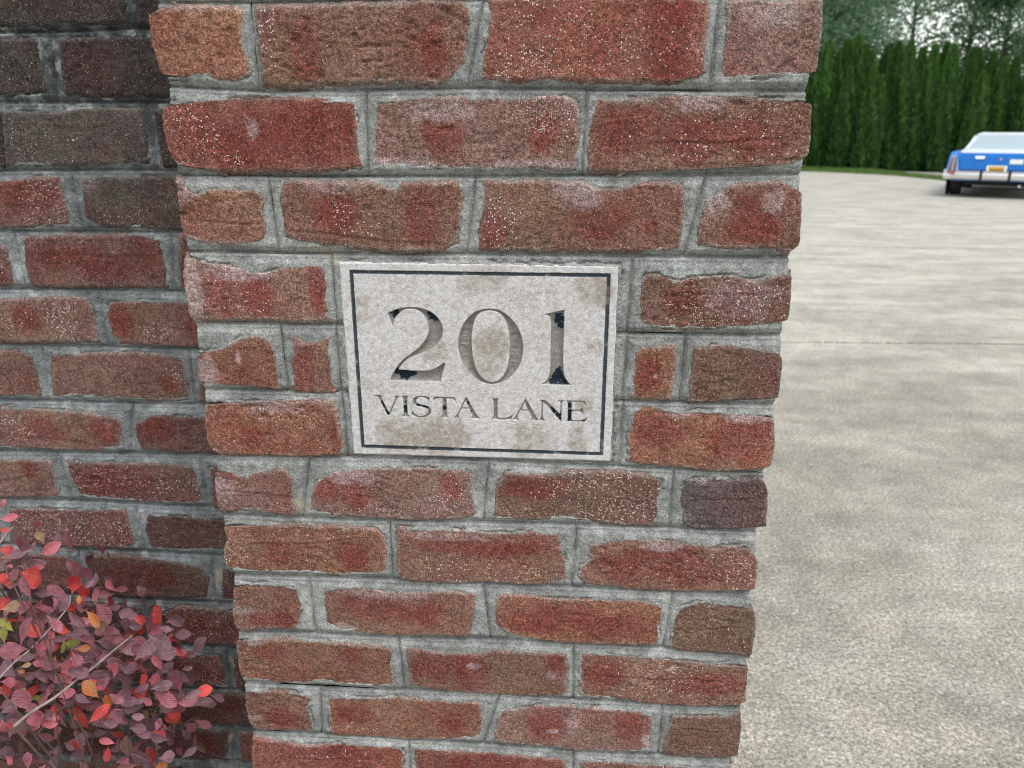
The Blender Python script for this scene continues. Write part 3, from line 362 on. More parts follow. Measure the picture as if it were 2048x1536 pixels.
def leaf_material(name, a, b, trans=0.25):
    s = NT(name)
    O = s.obj()
    rnd = s.n("ShaderNodeObjectInfo").outputs['Random']
    n1 = s.noise(O, 2.2, 3); n2 = s.noise(O, 14, 3)
    add = s.n("ShaderNodeVectorMath", operation='ADD'); s.l(O, add.inputs[0])
    sc = s.n("ShaderNodeCombineXYZ"); s.l(s.math('MULTIPLY', rnd, 37.0), sc.inputs[0]); s.l(sc.outputs[0], add.inputs[1])
    n1 = s.noise(add.outputs[0], 1.6, 3)
    c = s.mix(s.ramp(n1, 0.35, 0.65), a, b)
    c = s.scale_col(c, s.math('MULTIPLY', s.ramp(n2, 0.3, 0.7, 0.82, 1.18), s.math('ADD', s.math('MULTIPLY', rnd, 0.5), 0.75)))
    s.color(c)
    s.set(Roughness=0.42)
    s.p.inputs['Specular IOR Level'].default_value = 0.5
    ox = s.n("ShaderNodeSeparateXYZ"); s.l(O, ox.inputs[0])
    ay = s.math('ABSOLUTE', ox.outputs[1])
    rib = s.ramp(ay, 0.006, 0.022, 1, 0)
    vein = s.math('SINE', s.math('SUBTRACT', s.math('MULTIPLY', ox.outputs[0], 52.0), s.math('MULTIPLY', ay, 60.0)))
    c = s.mix(s.math('MULTIPLY', rib, 0.30), c, (0.42, 0.20, 0.19))
    c = s.mix(s.math('MULTIPLY', s.ramp(vein, 0.6, 1.0), 0.06), c, (0.34, 0.15, 0.15))
    c = s.mix(s.math('MULTIPLY', s.ramp(ay, 0.17, 0.25), 0.22), c, (0.50, 0.20, 0.18))
    s.color(c)
    s.bump(s.math('ADD', n2, s.math('MULTIPLY', vein, 0.08)), 0.04, 0.35)
    tr = s.n("ShaderNodeBsdfTranslucent"); s.l(c, tr.inputs['Color'])
    mx = s.n("ShaderNodeMixShader"); mx.inputs[0].default_value = trans
    s.l(s.p.outputs[0], mx.inputs[1]); s.l(tr.outputs[0], mx.inputs[2]); s.l(mx.outputs[0], s.out.inputs[0])
    return s.m

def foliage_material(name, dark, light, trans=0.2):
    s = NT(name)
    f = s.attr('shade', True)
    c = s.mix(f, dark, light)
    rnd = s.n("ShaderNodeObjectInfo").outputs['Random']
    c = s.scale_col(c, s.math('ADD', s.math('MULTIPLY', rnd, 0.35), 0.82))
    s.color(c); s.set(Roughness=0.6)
    s.p.inputs['Specular IOR Level'].default_value = 0.3
    tr = s.n("ShaderNodeBsdfTranslucent"); s.l(c, tr.inputs['Color'])
    mx = s.n("ShaderNodeMixShader"); mx.inputs[0].default_value = trans
    s.l(s.p.outputs[0], mx.inputs[1]); s.l(tr.outputs[0], mx.inputs[2]); s.l(mx.outputs[0], s.out.inputs[0])
    return s.m

def grass_material():
    s = NT("lawn_grass")
    P = s.pos()
    c = s.mix(s.ramp(s.noise(P, 3, 4), 0.35, 0.65), (0.075, 0.135, 0.03), (0.12, 0.18, 0.045))
    c = s.scale_col(c, s.ramp(s.noise(P, 30, 3), 0.3, 0.7, 0.7, 1.3))
    s.color(c); s.set(Roughness=0.8); s.bump(s.noise(P, 40, 3), 0.03, 1.0)
    return s.m

M_BRICK = brick_material()
M_MORTAR = mortar_material("grey_mortar", 0.35)
M_MORTAR_W = mortar_material("weathered_mortar", 0.6)
M_STONE = stone_material()
M_CONC = concrete_material()
M_GRASS = grass_material()
M_SOIL = simple("dark_soil", (0.05, 0.036, 0.026), 0.95, var=0.5, scale=60)
M_GAP = simple("joint_dirt", (0.06, 0.055, 0.048), 0.95, var=0.3, scale=30)
M_BARK = simple("grey_bark", (0.09, 0.07, 0.055), 0.9, var=0.4, scale=40)
M_PAVE = simple("far_asphalt", (0.23, 0.215, 0.2), 0.85, var=0.15, scale=1.5)

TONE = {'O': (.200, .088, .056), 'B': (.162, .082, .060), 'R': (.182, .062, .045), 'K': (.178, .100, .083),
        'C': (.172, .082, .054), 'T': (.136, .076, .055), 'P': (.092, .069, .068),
        'D': (.042, .032, .029), 'E': (.074, .058, .051), 'S': (.124, .058, .050), 'N': (.148, .080, .063), 'M': (.082, .043, .037)}  # M and S darkened to carry the bush's shade low on the wall
FLASH = np.array((.172, .038, .031)); HAZE = np.array((.46, .37, .38))

# ------------------------------------------------------------------ ground
def flat_poly(name, pts, z, thick, mat, parent=None, bevel=0.0):
    """closed prism from a 2-D outline, top at z"""
    n = len(pts)
    v = [(x, y, z - thick) for x, y in pts]
    if bevel:
        c = np.mean(np.array(pts), 0)
        v += [(x, y, z - bevel) for x, y in pts]
        v += [(x + np.sign(c[0] - x) * bevel, y + np.sign(c[1] - y) * bevel, z) for x, y in pts]
        rings = 3
    else:
        v += [(x, y, z) for x, y in pts]; rings = 2
    f = []
    for k in range(rings - 1):
        for i in range(n):
            j = (i + 1) % n
            f.append((k * n + i, k * n + j, (k + 1) * n + j, (k + 1) * n + i))
    f.append(tuple(range((rings - 1) * n, rings * n))); f.append(tuple(reversed(range(n))))
    me = bpy.data.meshes.new(name); me.from_pydata(v, [], f); me.update(); me.materials.append(mat)
    import bmesh as _b
    bm = _b.new(); bm.from_mesh(me); _b.ops.recalc_face_normals(bm, faces=bm.faces); bm.to_mesh(me); bm.free()
    return link(name, me, parent)

ground = flat_poly("ground", [(-400, -400), (400, -400), (400, 400), (-400, 400)], -0.06, 0.3, M_GRASS)
tag(ground, "wide green lawn under and around the driveway", "ground", kind="structure")
drv = flat_poly("driveway", [(-6, -6), (14.0, -6), (14.0, 20.5), (12.14, 22.2), (12.04, 24.7), (11.8, 27.95), (10.8, 29.5), (10.2, 30.5), (8.8, 31.6), (-6, 33)], -0.03, 0.1, M_GAP)
tag(drv, "pale weathered concrete driveway running back past the brick pier to the hedge", "driveway", kind="structure")
def jl(x, a, b): return a[1] + (b[1] - a[1]) * (x - a[0]) / (b[0] - a[0])
J1a, J1b = (1.84, 4.29), (3.43, 4.36)
J2a, J2b = (3.34, 9.25), (4.78, 8.45)
J2b = (4.85, 9.0)
g = 0.019
def slab(pts): return flat_poly("slab", pts, 0.0, 0.03, M_CONC, drv, bevel=0.004)
XL, XR = -6.0, 14.0
slab([(XL, -6), (XR, -6), (XR, jl(XR, J1a, J1b) - g), (XL, jl(XL, J1a, J1b) - g)])
slab([(XL, jl(XL, J1a, J1b) + g), (XR, jl(XR, J1a, J1b) + g), (XR, jl(XR, J2a, J2b) - g), (XL, jl(XL, J2a, J2b) - g)])
slab([(XL, jl(XL, J2a, J2b) + g), (XR, jl(XR, J2a, J2b) + g), (XR, 20.5), (12.14, 22.15), (12.04, 24.6), (11.78, 27.9), (10.78, 29.45), (10.15, 30.4), (8.75, 31.5), (XL, 33)])
soil = flat_poly("soil", [(-1.9, -0.75), (-0.06, -0.75), (-0.06, 0.165), (-1.9, 0.165)], 0.03, 0.06, M_SOIL)
tag(soil, "dark soil planting bed at the foot of the brick wall", "soil", kind="structure")
far = flat_poly("pavement", [(12.7, 32.9), (17.2, 28.6), (19, 26), (16, 17), (14.05, 19), (14.05, 21.0), (12.75, 23.4), (12.75, 26.1), (12.86, 30.0)], -0.02, 0.04, M_PAVE)
tag(far, "grey strip of pavement behind the grass verge near the hedge", "pavement", kind="structure")

# ------------------------------------------------------------------ masonry
def toM(P): return [(x * 1e-4, z * 1e-4) for x, z in P]

def brick_mesh(P, y0, tone, flash, speck, haze, rough, corner, seed, res, depth):
    """one rough clay brick: fine front, plain sides and back.  Faces -Y."""
    P = np.array(P)
    mg = 0.0064
    u0, v0 = P.min(0); u1, v1 = P.max(0)
    vv = np.linspace(v0 - mg, v1 + mg, max(8, int((v1 - v0 + 2 * mg) / res)))
    nu = max(8, int((u1 - u0 + 2 * mg) / res))
    Lp, Rp = poly_span(P, vv)
    k = np.ones(7) / 7
    def sm(a): return np.convolve(np.pad(a, 3, 'edge'), k, 'valid')
    Lp, Rp = sm(Lp), sm(Rp)
    jit = fbm(vv, vv * 0 + seed, 0.012, 3, seed) * 0.0012
    L = Lp + jit if corner == 'L' else np.full(vv.shape, u0 - mg)
    R = Rp + jit if corner == 'R' else np.full(vv.shape, u1 + mg)
    s = np.linspace(0, 1, nu)
    U = L[:, None] + (R - L)[:, None] * s[None, :]
    V = np.repeat(vv[:, None], nu, 1)
    sd = poly_sd(U, V, [P]) - 0.0025
    sdn = sd + fbm(U, V, 0.010, 3, seed + 5) * 0.0010 + fbm(U, V, 0.0038, 2, seed + 6) * 0.0009
    h = -0.0046 * sstep(-0.0032, 0.0018, sdn) - 0.009 * sstep(0.0012, 0.0036, sdn) * (sstep(0.004, 0.008, U - L[:, None]) if corner == 'L' else sstep(0.004, 0.008, R[:, None] - U) if corner == 'R' else 1)
    h += 0.0010 * fbm(U, V, 0.045, 3, seed) + 0.00055 * rough * fbm(U, V, 0.011, 3, seed + 2)
    wr = fbm(U * 0.42, V, 0.0046, 3, seed + 9)
    pit = sstep(0.12, 0.6, wr) * sstep(-0.1, 0.4, fbm(U, V, 0.06, 2, seed + 4))
    h -= 0.0021 * rough * pit
    # a drag crease or two
    rr = np.random.default_rng(seed)
    if rr.random() < 0.45:
        ln = v0 + (v1 - v0) * rr.uniform(.3, .7) + (U - u0) * rr.uniform(-.12, .12) + fbm(U, U * 0, 0.05, 2, seed) * 0.004
        a = sstep(u0, u0 + (u1 - u0) * rr.uniform(.1, .5), U) * (1 - sstep(u1 - (u1 - u0) * rr.uniform(.05, .4), u1, U))
        h -= 0.0011 * np.exp(-((V - ln) / 0.0011) ** 2) * a
        h += 0.0006 * np.exp(-((V - ln - 0.003) / 0.002) ** 2) * a
    tx, tz = rr.normal(0, 0.0012, 2)
    h += tx * ((U - u0) / (u1 - u0) - .5) + tz * ((V - v0) / (v1 - v0) - .5) + rr.normal(0, 0.0005)
    # colours
    sfr = (U - u0) / (u1 - u0); tfr = 1 - (V - v0) / (v1 - v0)
    base = np.array(TONE[tone]) * rr.uniform(.93, 1.07)
    col = np.repeat(np.repeat(base[None, None, :], U.shape[0], 0), nu, 1)
    t1 = fbm(U, V, 0.05, 3, seed + 12)
    col = col * (1 + 0.16 * t1)[..., None]
    col[..., 1] *= 1 + 0.12 * fbm(U, V, 0.03, 3, seed + 13)
    fl = np.zeros(U.shape)
    for a, b, ra, rb in flash:
        q = ((sfr - a) / ra) ** 2 + ((tfr - b) / rb) ** 2
        q = q + 1.0 * fbm(U, V, 0.018, 4, seed + 21)
        fl = np.maximum(fl, 1 - sstep(0.2, 2.0, q))
    fl = np.maximum(fl, 0.35 * sstep(0.15, 0.6, fbm(U * .8, V, 0.07, 2, seed + 23)))
    fk = FLASH * (np.mean(base) / 0.13) ** 0.8
    col = col + (fk - col) * (fl * 0.76)[..., None]
    dust = np.clip(.04 + .15 * fbm(U, V, 0.03, 4, seed + 27), 0, .4)
    col = col + (np.array((.27, .215, .20)) * min(1, np.mean(base) / .1) - col) * dust[..., None]
    hz = np.zeros(U.shape)
    for a, b, ra, rb, st in haze:
        q = ((sfr - a) / ra) ** 2 + ((tfr - b) / rb) ** 2 + 0.9 * fbm(U, V, 0.008, 3, seed + 31)
        hz = np.maximum(hz, st * (1 - sstep(0.2, 1.5, q)))
    # mortar film near the edges
    film = sstep(-0.006, -0.0005, sd + 0.004 * fbm(U, V, 0.012, 3, seed + 33)) * 0.4
    hzc = HAZE * (np.mean(base) / 0.13) ** 0.7
    col = col + (hzc - col) * (hz * 0.62)[..., None]
    col = col + (np.array((.30, .285, .26)) * min(1.0, np.mean(base) / 0.12) - col) * film[..., None]
    sp = np.full(U.shape, 0.003)
    for a, b, ra, rb, st in speck:
        q = ((sfr - a) / ra) ** 2 + ((tfr - b) / rb) ** 2 + 0.6 * fbm(U, V, 0.012, 2, seed + 41)
        sp = np.maximum(sp, st * (0.3 if tone in 'DE' else 0.62) * (1 - sstep(0.1, 1.9, q)))
    nv = len(vv)
    V3 = np.stack([U, y0 - h, V], -1).reshape(-1, 3)
    C4 = np.concatenate([col, np.ones(U.shape + (1,))], -1).reshape(-1, 4)
    S1 = sp.ravel()
    Q = grid_quads(nu, nv)
    # skirt: walk the border and push it back into the wall
    ring = np.concatenate([np.arange(nu), np.arange(1, nv) * nu + nu - 1, (nv - 1) * nu + np.arange(nu - 2, -1, -1), np.arange(nv - 2, 0, -1) * nu])
    nb = len(ring)
    vts = [V3]; cs = [C4]; ss = [S1]; qs = [Q]
    prev = ring; off = len(V3)
    cen = np.array([(u0 + u1) / 2, 0, (v0 + v1) / 2])
    nlev = 4 if corner else 1
    for lv in range(nlev):
        B = V3[ring].copy()
        yb = y0 + (0.006 if lv == 0 and corner else depth * (lv + 1) / nlev)
        B[:, 1] = yb
        vts.append(B); cs.append(C4[ring]); ss.append(S1[ring])
        cur = np.arange(off, off + nb); off += nb
        nx = np.roll(np.arange(nb), -1)
        qs.append(np.stack([prev, cur, cur[nx], prev[nx]], -1))
        prev = cur
    vts.append(np.array([[cen[0], y0 + depth, cen[2]]])); cs.append(C4[:1]); ss.append(S1[:1])
    nx = np.roll(np.arange(nb), -1)
    T = np.stack([prev[nx], prev, np.full(nb, off)], -1)
    A = np.concatenate(vts); o = np.array([(u0 + u1) / 2, y0, v0])
    me = mesh_np("brick", A - o, np.concatenate(qs), T, M_BRICK, True,
                 {'bcol': ('FLOAT_COLOR', np.concatenate(cs)), 'speck': ('FLOAT', np.concatenate(ss))})
    return me, o

def box_brick(cache, tone, size):
    """cheap bevelled brick, shared mesh (44 triangles); centre of its base at the origin"""
    key = (tone, tuple(round(x, 4) for x in size))
    if key in cache: return cache[key]
    import bmesh as _b
    bm = _b.new(); _b.ops.create_cube(bm, size=1.0)
    for v in bm.verts: v.co = Vector((v.co.x * size[0], v.co.y * size[1], (v.co.z + .5) * size[2]))
    _b.ops.bevel(bm, geom=bm.edges[:], offset=0.003, segments=1, affect='EDGES')
    me = bpy.data.meshes.new("brick"); bm.to_mesh(me); bm.free()
    n = len(me.vertices)
    a = me.attributes.new('bcol', 'FLOAT_COLOR', 'POINT'); a.data.foreach_set("color", np.tile(np.array([*TONE[tone], 1.0], np.float32), n))
    a = me.attributes.new('speck', 'FLOAT', 'POINT'); a.data.foreach_set("value", np.full(n, 0.02, np.float32))
    me.materials.append(M_BRICK); cache[key] = me
    return me
BOXC = {}

def beds(L):
    out = []
    for pts in L:
        a = np.array(pts, float) * 1e-4
        out.append((a[:, 0], a[:, 1]))
    return out

GROW = 0.0026
def mortar_mesh(name, polys_rows, bed, bedtop, ua, ub, va, vb, y0, res_u, res_v, seed, base_col, edge=None, mat=None, soot_shade=False):
    """relief of the joints: nearly flush mortar, pressed towards a scribed line in the middle of every joint"""
    nu = int((ub - ua) / res_u) + 1; nv = int((vb - va) / res_v) + 1
    uu = np.linspace(ua, ub, nu); vv = np.linspace(va, vb, nv)
    U, V = np.meshgrid(uu, vv)
    if edge is not None:
        el, er = edge(vv)
        U = el[:, None] + (er - el)[:, None] * np.linspace(0, 1, nu)[None, :]
    SD = np.full(U.shape, 0.05)
    for P in polys_rows:
        P = np.array(P)
        m = 0.03
        i0 = max(0, int((P[:, 1].min() - m - va) / res_v)); i1 = min(nv, int((P[:, 1].max() + m - va) / res_v) + 2)
        j0 = max(0, int((P[:, 0].min() - m - ua) / res_u) - 4); j1 = min(nu, int((P[:, 0].max() + m - ua) / res_u) + 6)
        if i1 <= i0 or j1 <= j0: continue
        SD[i0:i1, j0:j1] = np.minimum(SD[i0:i1, j0:j1], poly_sd(U[i0:i1, j0:j1], V[i0:i1, j0:j1], [P]) - GROW)
    # distance to the nearest joint line
    q = np.full(U.shape, 1.0)
    for bu, bv in bed:
        ln = np.interp(uu, bu, bv)[None, :] + 0.0011 * fbm(U, U * 0 + bv[0] * 50, 0.09, 3, seed + 3)
        d = V - ln
        q = np.where(np.abs(d) < np.abs(q), d, q)
    qh = np.full(U.shape, 1.0)
    for (xt, zt), (xb, zb) in bedtop:
        ln = xb + (xt - xb) * (V - zb) / (zt - zb) + 0.0009 * fbm(V, V * 0 + xt * 40, 0.04, 3, seed + 8)
        d = np.where((V > zb) & (V < zt), U - ln, 1.0)
        qh = np.where(np.abs(d) < np.abs(qh), d, qh)
    lump = fbm(U, V, 0.022, 4, seed + 1)
    lump2 = fbm(U, V, 0.006, 3, seed + 2)
    press = np.maximum(np.where(q > 0, np.clip(1 - q / 0.0075, 0, 1), np.clip(1 + q / 0.0105, 0, 1)), np.clip(1 - np.abs(qh) / 0.0070, 0, 1) * .40)
    score = np.maximum(np.exp(-(q / 0.00095) ** 2) * (0.75 + 0.35 * fbm(U, V, 0.05, 2, seed + 6)), 0.9 * np.exp(-(qh / 0.0012) ** 2))
    lip = np.exp(-((q + 0.0034) / 0.0016) ** 2)
    h = -0.0010 + 0.0009 * lump + 0.0004 * lump2 - 0.0052 * press - 0.0046 * score + 0.0016 * lip
    sdn = SD + 0.0016 * fbm(U, V, 0.008, 3, seed + 4) + 0.0022 * fbm(U, V, 0.0042, 3, seed + 44)
    crack = np.exp(-((sdn + 0.0006) / 0.0010) ** 2) * sstep(0.0, 0.4, fbm(U, V, 0.03, 3, seed + 14))
    h -= 0.0034 * crack
    h -= 0.010 * sstep(0.0040, 0.0085, -sdn)
    col = np.array(base_col)[None, None, :] * (1 + 0.24 * fbm(U, V, 0.05, 4, seed + 15))[..., None]
    if soot_shade:
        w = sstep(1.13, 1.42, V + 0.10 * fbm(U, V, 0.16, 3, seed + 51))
        w = np.clip(w + 0.55 * sstep(-0.075, 0.01, U + 0.02 * fbm(U, V, 0.05, 2, seed + 52)) * sstep(.9, 1.2, V), 0, 1)  # darker strip of mortar beside the pier, upper part only
        w = np.clip(w + 0.62 * sstep(.80, .60, V + 0.08 * fbm(U, V, 0.12, 3, seed + 57)), 0, 1)  # shade of the bush on the lower wall, put into the mortar colour
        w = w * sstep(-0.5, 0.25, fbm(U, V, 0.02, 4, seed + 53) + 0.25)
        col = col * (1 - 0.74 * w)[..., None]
    Q = grid_quads(nu, nv)
    inside = (sdn < -0.0105).ravel()
    keep = ~(inside[Q].all(1))
    Q = Q[keep]
    V3 = np.stack([U, y0 - h, V], -1).reshape(-1, 3)
    C4 = np.concatenate([col, np.ones(U.shape + (1,))], -1).reshape(-1, 4)
    # returns at both ends
    l = np.arange(nv) * nu; r = l + nu - 1
    BL = V3[l].copy(); BL[:, 1] = y0 + 0.1; BR = V3[r].copy(); BR[:, 1] = y0 + 0.1
    o = len(V3); iL = o + np.arange(nv); iR = o + nv + np.arange(nv)
    Q = np.concatenate([Q, np.stack([iL[:-1], l[:-1], l[1:], iL[1:]], -1), np.stack([r[:-1], iR[:-1], iR[1:], r[1:]], -1)])
    A = np.concatenate([V3, BL, BR]); CC = np.concatenate([C4, C4[l], C4[r]])
    used = np.unique(Q); remap = np.zeros(len(A), np.int64); remap[used] = np.arange(len(used))
    return mesh_np(name, A[used], remap[Q], None, mat, True, {'mcol': ('FLOAT_COLOR', CC[used])})

def head_lines(rows, bed):
    """joint lines between neighbours of a course"""
    out = []
    for k, Ps in rows.items():
        Ps = sorted(Ps, key=lambda p: np.mean(np.array(p)[:, 0]))
        for a, b in zip(Ps[:-1], Ps[1:]):
            a = np.array(a); b = np.array(b)
            xm = (a[:, 0].max() + b[:, 0].min()) / 2
            zt = np.interp(xm, *bed[k]); zb = np.interp(xm, *bed[k + 1])
            lo = max(a[:, 1].min(), b[:, 1].min()); hi = min(a[:, 1].max(), b[:, 1].max())
            tv = np.array([lo + (hi - lo) * .15, lo + (hi - lo) * .85])
            ra = poly_span(a, tv)[1]; lb = poly_span(b, tv)[0]
            m = ra * .5 + lb * .5
            sl = (m[1] - m[0]) / (tv[1] - tv[0])
            out.append(((m[1] + sl * (zt - tv[1]), zt - 0.0015), (m[0] + sl * (zb - tv[0]), zb + 0.0015)))
    return out

# ---- the pier
PX1 = 0.6105
pier = link("brick_pier", None)
tag(pier, "square red brick pier with the carved 201 stone set in its front", "brick pier")
bedP = beds(BED_PIER)
bedP.append((bedP[-1][0], bedP[-1][1] - COURSE))
plq = np.array(toM(PLAQUE))
rowsP = {}
allP = []
for i, (rw, cor, tone, fl, sp, hz, ro, P) in enumerate(PIER_BRICKS):
    P = toM(P); k = ord(rw) - 65
    rowsP.setdefault(k, []).append(P); allP.append(P)
    w = max(p[0] for p in P) - min(p[0] for p in P)
    me, o = brick_mesh(P, 0.0, tone, fl, sp, hz, ro, cor, 100 + i * 7, 0.0013, (0.2 if w < 0.14 else 0.095) if cor else 0.06)
    link("brick", me, pier, o)
# the course over the frame's top edge, same craft, invented outlines
zt = 1.419 + 0.0085
for i, (a, b, c) in enumerate([(-0.006, 0.092, 'L'), (0.104, 0.298, ''), (0.311, 0.50, ''), (0.512, 0.617, 'R')]):
    P = [(a, zt + 0.060), (b, zt + 0.060), (b, zt), (a, zt)]
    rowsP.setdefault(-1, []).append(P); allP.append(P)
    me, o = brick_mesh(P, 0.0, 'OBKR'[i], [], [], [], 1.0, c, 900 + i, 0.0026, 0.095 if c else 0.06)
    link("brick", me, pier, o)
bedAll = [(np.array([0., .61]), np.array([1.4959, 1.4959]))] + bedP
shift = {k + 1: v for k, v in rowsP.items()}
for k in (4, 5, 6):   # the stone's neighbours on its three courses
    t, b = np.interp(.3, *bedAll[k]), np.interp(.3, *bedAll[k + 1])
    xl = plq[:, 0].min(); xr = plq[:, 0].max()
    shift[k].append([(xl, t - .004), (xr, t - .004), (xr, b + .004), (xl, b + .004)])
HP = head_lines(shift, bedAll)
# bed lines stop at the stone
BP = []
for bi, (bu, bv) in enumerate(bedAll):
    BP.append((bu, bv))
allP.append([tuple(p) for p in plq])
_lz = np.array([l[0][1] for l in BED_PIER]) * 1e-4; _lx = np.array([l[0][0] for l in BED_PIER]) * 1e-4
_rz = np.array([l[-1][1] for l in BED_PIER]) * 1e-4; _rx = np.array([l[-1][0] for l in BED_PIER]) * 1e-4
def pier_edge(vv):
    el = np.interp(vv, _lz[::-1], _lx[::-1]); er = np.interp(vv, _rz[::-1], _rx[::-1])
    j = 0.0012 * fbm(vv, vv * 0 + 3.3, 0.014, 3, 77); j2 = 0.0012 * fbm(vv, vv * 0 + 9.3, 0.014, 3, 78)
    return el + 0.0008 + j, er - 0.0008 + j2
me = mortar_mesh("mortar", allP, BP, HP, 0.0, 0.61, 0.470, 1.494, 0.0, 0.00165, 0.00105, 300, (0.248, 0.252, 0.242), pier_edge, M_MORTAR)
link("mortar", me, pier)
# core behind the facing, foot and head of the pier
def box(name, a, b, mat, parent=None):
    x0, y0, z0 = a; x1, y1, z1 = b
    v = [(x0, y0, z0), (x1, y0, z0), (x1, y1, z0), (x0, y1, z0), (x0, y0, z1), (x1, y0, z1), (x1, y1, z1), (x0, y1, z1)]
    f = [(0, 3, 2, 1), (4, 5, 6, 7), (0, 1, 5, 4), (1, 2, 6, 5), (2, 3, 7, 6), (3, 0, 4, 7)]
    me = bpy.data.meshes.new(name); me.from_pydata(v, [], f); me.update(); me.materials.append(mat)
    return link(name, me, parent)
M_CORE = simple("plain_mortar", (0.27, 0.268, 0.25), 0.95, var=0.2, scale=120)
TOPZ = 1.4959 + 3 * COURSE
box("mortar_core", (0.004, 0.021, 0.0), (PX1 - 0.004, 0.606, TOPZ - 0.01), M_CORE, pier)
box("mortar_core", (0.002, 0.004, 0.0), (PX1 - 0.002, 0.021, 0.470), M_CORE, pier)
box("mortar_core", (0.002, 0.004, 1.494), (PX1 - 0.002, 0.021, TOPZ - 0.01), M_CORE, pier)
def plain_course(parent, z, x0, x1, y, even, tones, axis='x', depth=0.095, face=-1, hgt=0.0655):
    """cheap bricks along a straight course"""
    L, J = 0.193, 0.0105
    x = x0; first = True
    while x < x1 - 0.02:
        w = L
        if first and even: w = 0.0915
        w = min(w, x1 - x)
        if w > 0.03:
            t = random.choice(tones)
            if axis == 'x':
                link("brick", box_brick(BOXC, t, (w, depth, hgt)), parent, (x + w / 2, y + depth / 2, z + 0.0055))
            else:
                link("brick", box_brick(BOXC, t, (depth, w, hgt)), parent, (y + face * -1 * 0 - face * depth / 2, x + w / 2, z + 0.0055))
        x += w + J; first = False
zb = bedP[12][1].mean()
nlow = int(zb / COURSE)
for k in range(1, nlow + 2):
    z = zb - k * COURSE
    if z < -COURSE * .5: break
    plain_course(pier, z, -0.004, PX1 + 0.004, 0.0, k % 2 == 0, 'BORKT')
for k in range(0, 3):
    plain_course(pier, 1.4959 + k * COURSE, -0.004, PX1 + 0.004, 0.0, k % 2 == 0, 'BORKT')
# right return, plain bricks behind the corner bricks
for k in range(-4, 19):
    z = 1.419 - k * COURSE - COURSE
    if z < -0.03: break
    cw = [max(p[0] for p in P) - min(p[0] for p in P) for P in rowsP.get(k, []) if max(p[0] for p in P) > 0.59]
    st = 0.215 if (cw and cw[0] < 0.14) else 0.108
    plain_course(pier, z, st, 0.606, PX1 + 0.003, False, 'BORKT', axis='y', face=1)
    plain_course(pier, z, st if st < .15 else .108, 0.168, -0.003, False, 'BTM', axis='y', face=-1)

# ---- the recessed wall
YW = 0.1734
wall = link("brick_wall", None)
tag(wall, "sooty red brick wall set back behind the pier on the left, above the barberry", "brick wall")
bedW = beds(BED_WALL)
bedWall = [(bedW[0][0], bedW[0][1] + COURSE)] + bedW + [(bedW[-1][0], bedW[-1][1] - COURSE)]
rowsW = {}; allW = []
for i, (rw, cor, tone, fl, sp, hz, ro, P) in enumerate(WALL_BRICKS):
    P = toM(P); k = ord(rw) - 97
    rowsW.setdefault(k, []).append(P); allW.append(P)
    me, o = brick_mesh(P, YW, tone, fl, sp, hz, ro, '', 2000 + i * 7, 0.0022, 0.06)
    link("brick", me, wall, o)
HW = head_lines({k: v for k, v in rowsW.items() if k + 1 < len(bedWall)}, bedWall)
wx0 = min(min(p[0] for p in P) for P in allW) - 0.006
me = mortar_mesh("mortar", allW, bedWall, HW, wx0, 0.06, 0.25, 1.53, YW, 0.0021, 0.0013, 500, (0.182, 0.194, 0.198), None, M_MORTAR_W, True)
link("mortar", me, wall)
box("mortar_core", (-1.62, YW + 0.02, 0.0), (0.003, YW + 0.2, TOPZ - 0.02), M_CORE, wall)
box("mortar_core", (-1.62, YW + 0.004, 0.0), (wx0 - 0.0005, YW + 0.02, TOPZ - 0.02), M_CORE, wall)
box("mortar_core", (wx0, YW + 0.004, 0.0), (0.003, YW + 0.02, 0.248), M_CORE, wall)
box("mortar_core", (wx0, YW + 0.004, 1.5315), (0.003, YW + 0.02, TOPZ - 0.02), M_CORE, wall)
zmin = min(min(p[1] for p in P) for P in allW)
ztopw = max(max(p[1] for p in P) for P in allW)
def wz(k): return 1.4139 + 0.0006 - (k) * COURSE
def run_left(z, x, xend, tones, hgt=0.0655):
    """plain bricks carrying a course on to the left"""
    while x > xend:
        w = 0.193
        link("brick", box_brick(BOXC, random.choice(tones), (w, 0.095, hgt)), wall, (x - w / 2, YW + 0.095 / 2 - 0.001, z + 0.0055))
        x -= w + 0.0105
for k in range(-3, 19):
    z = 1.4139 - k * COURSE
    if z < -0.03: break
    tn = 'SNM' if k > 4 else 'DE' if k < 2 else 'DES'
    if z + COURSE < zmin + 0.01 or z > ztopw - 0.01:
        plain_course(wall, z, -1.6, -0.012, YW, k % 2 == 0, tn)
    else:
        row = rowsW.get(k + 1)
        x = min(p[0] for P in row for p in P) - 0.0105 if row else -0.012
        run_left(z, x, -1.5, tn)

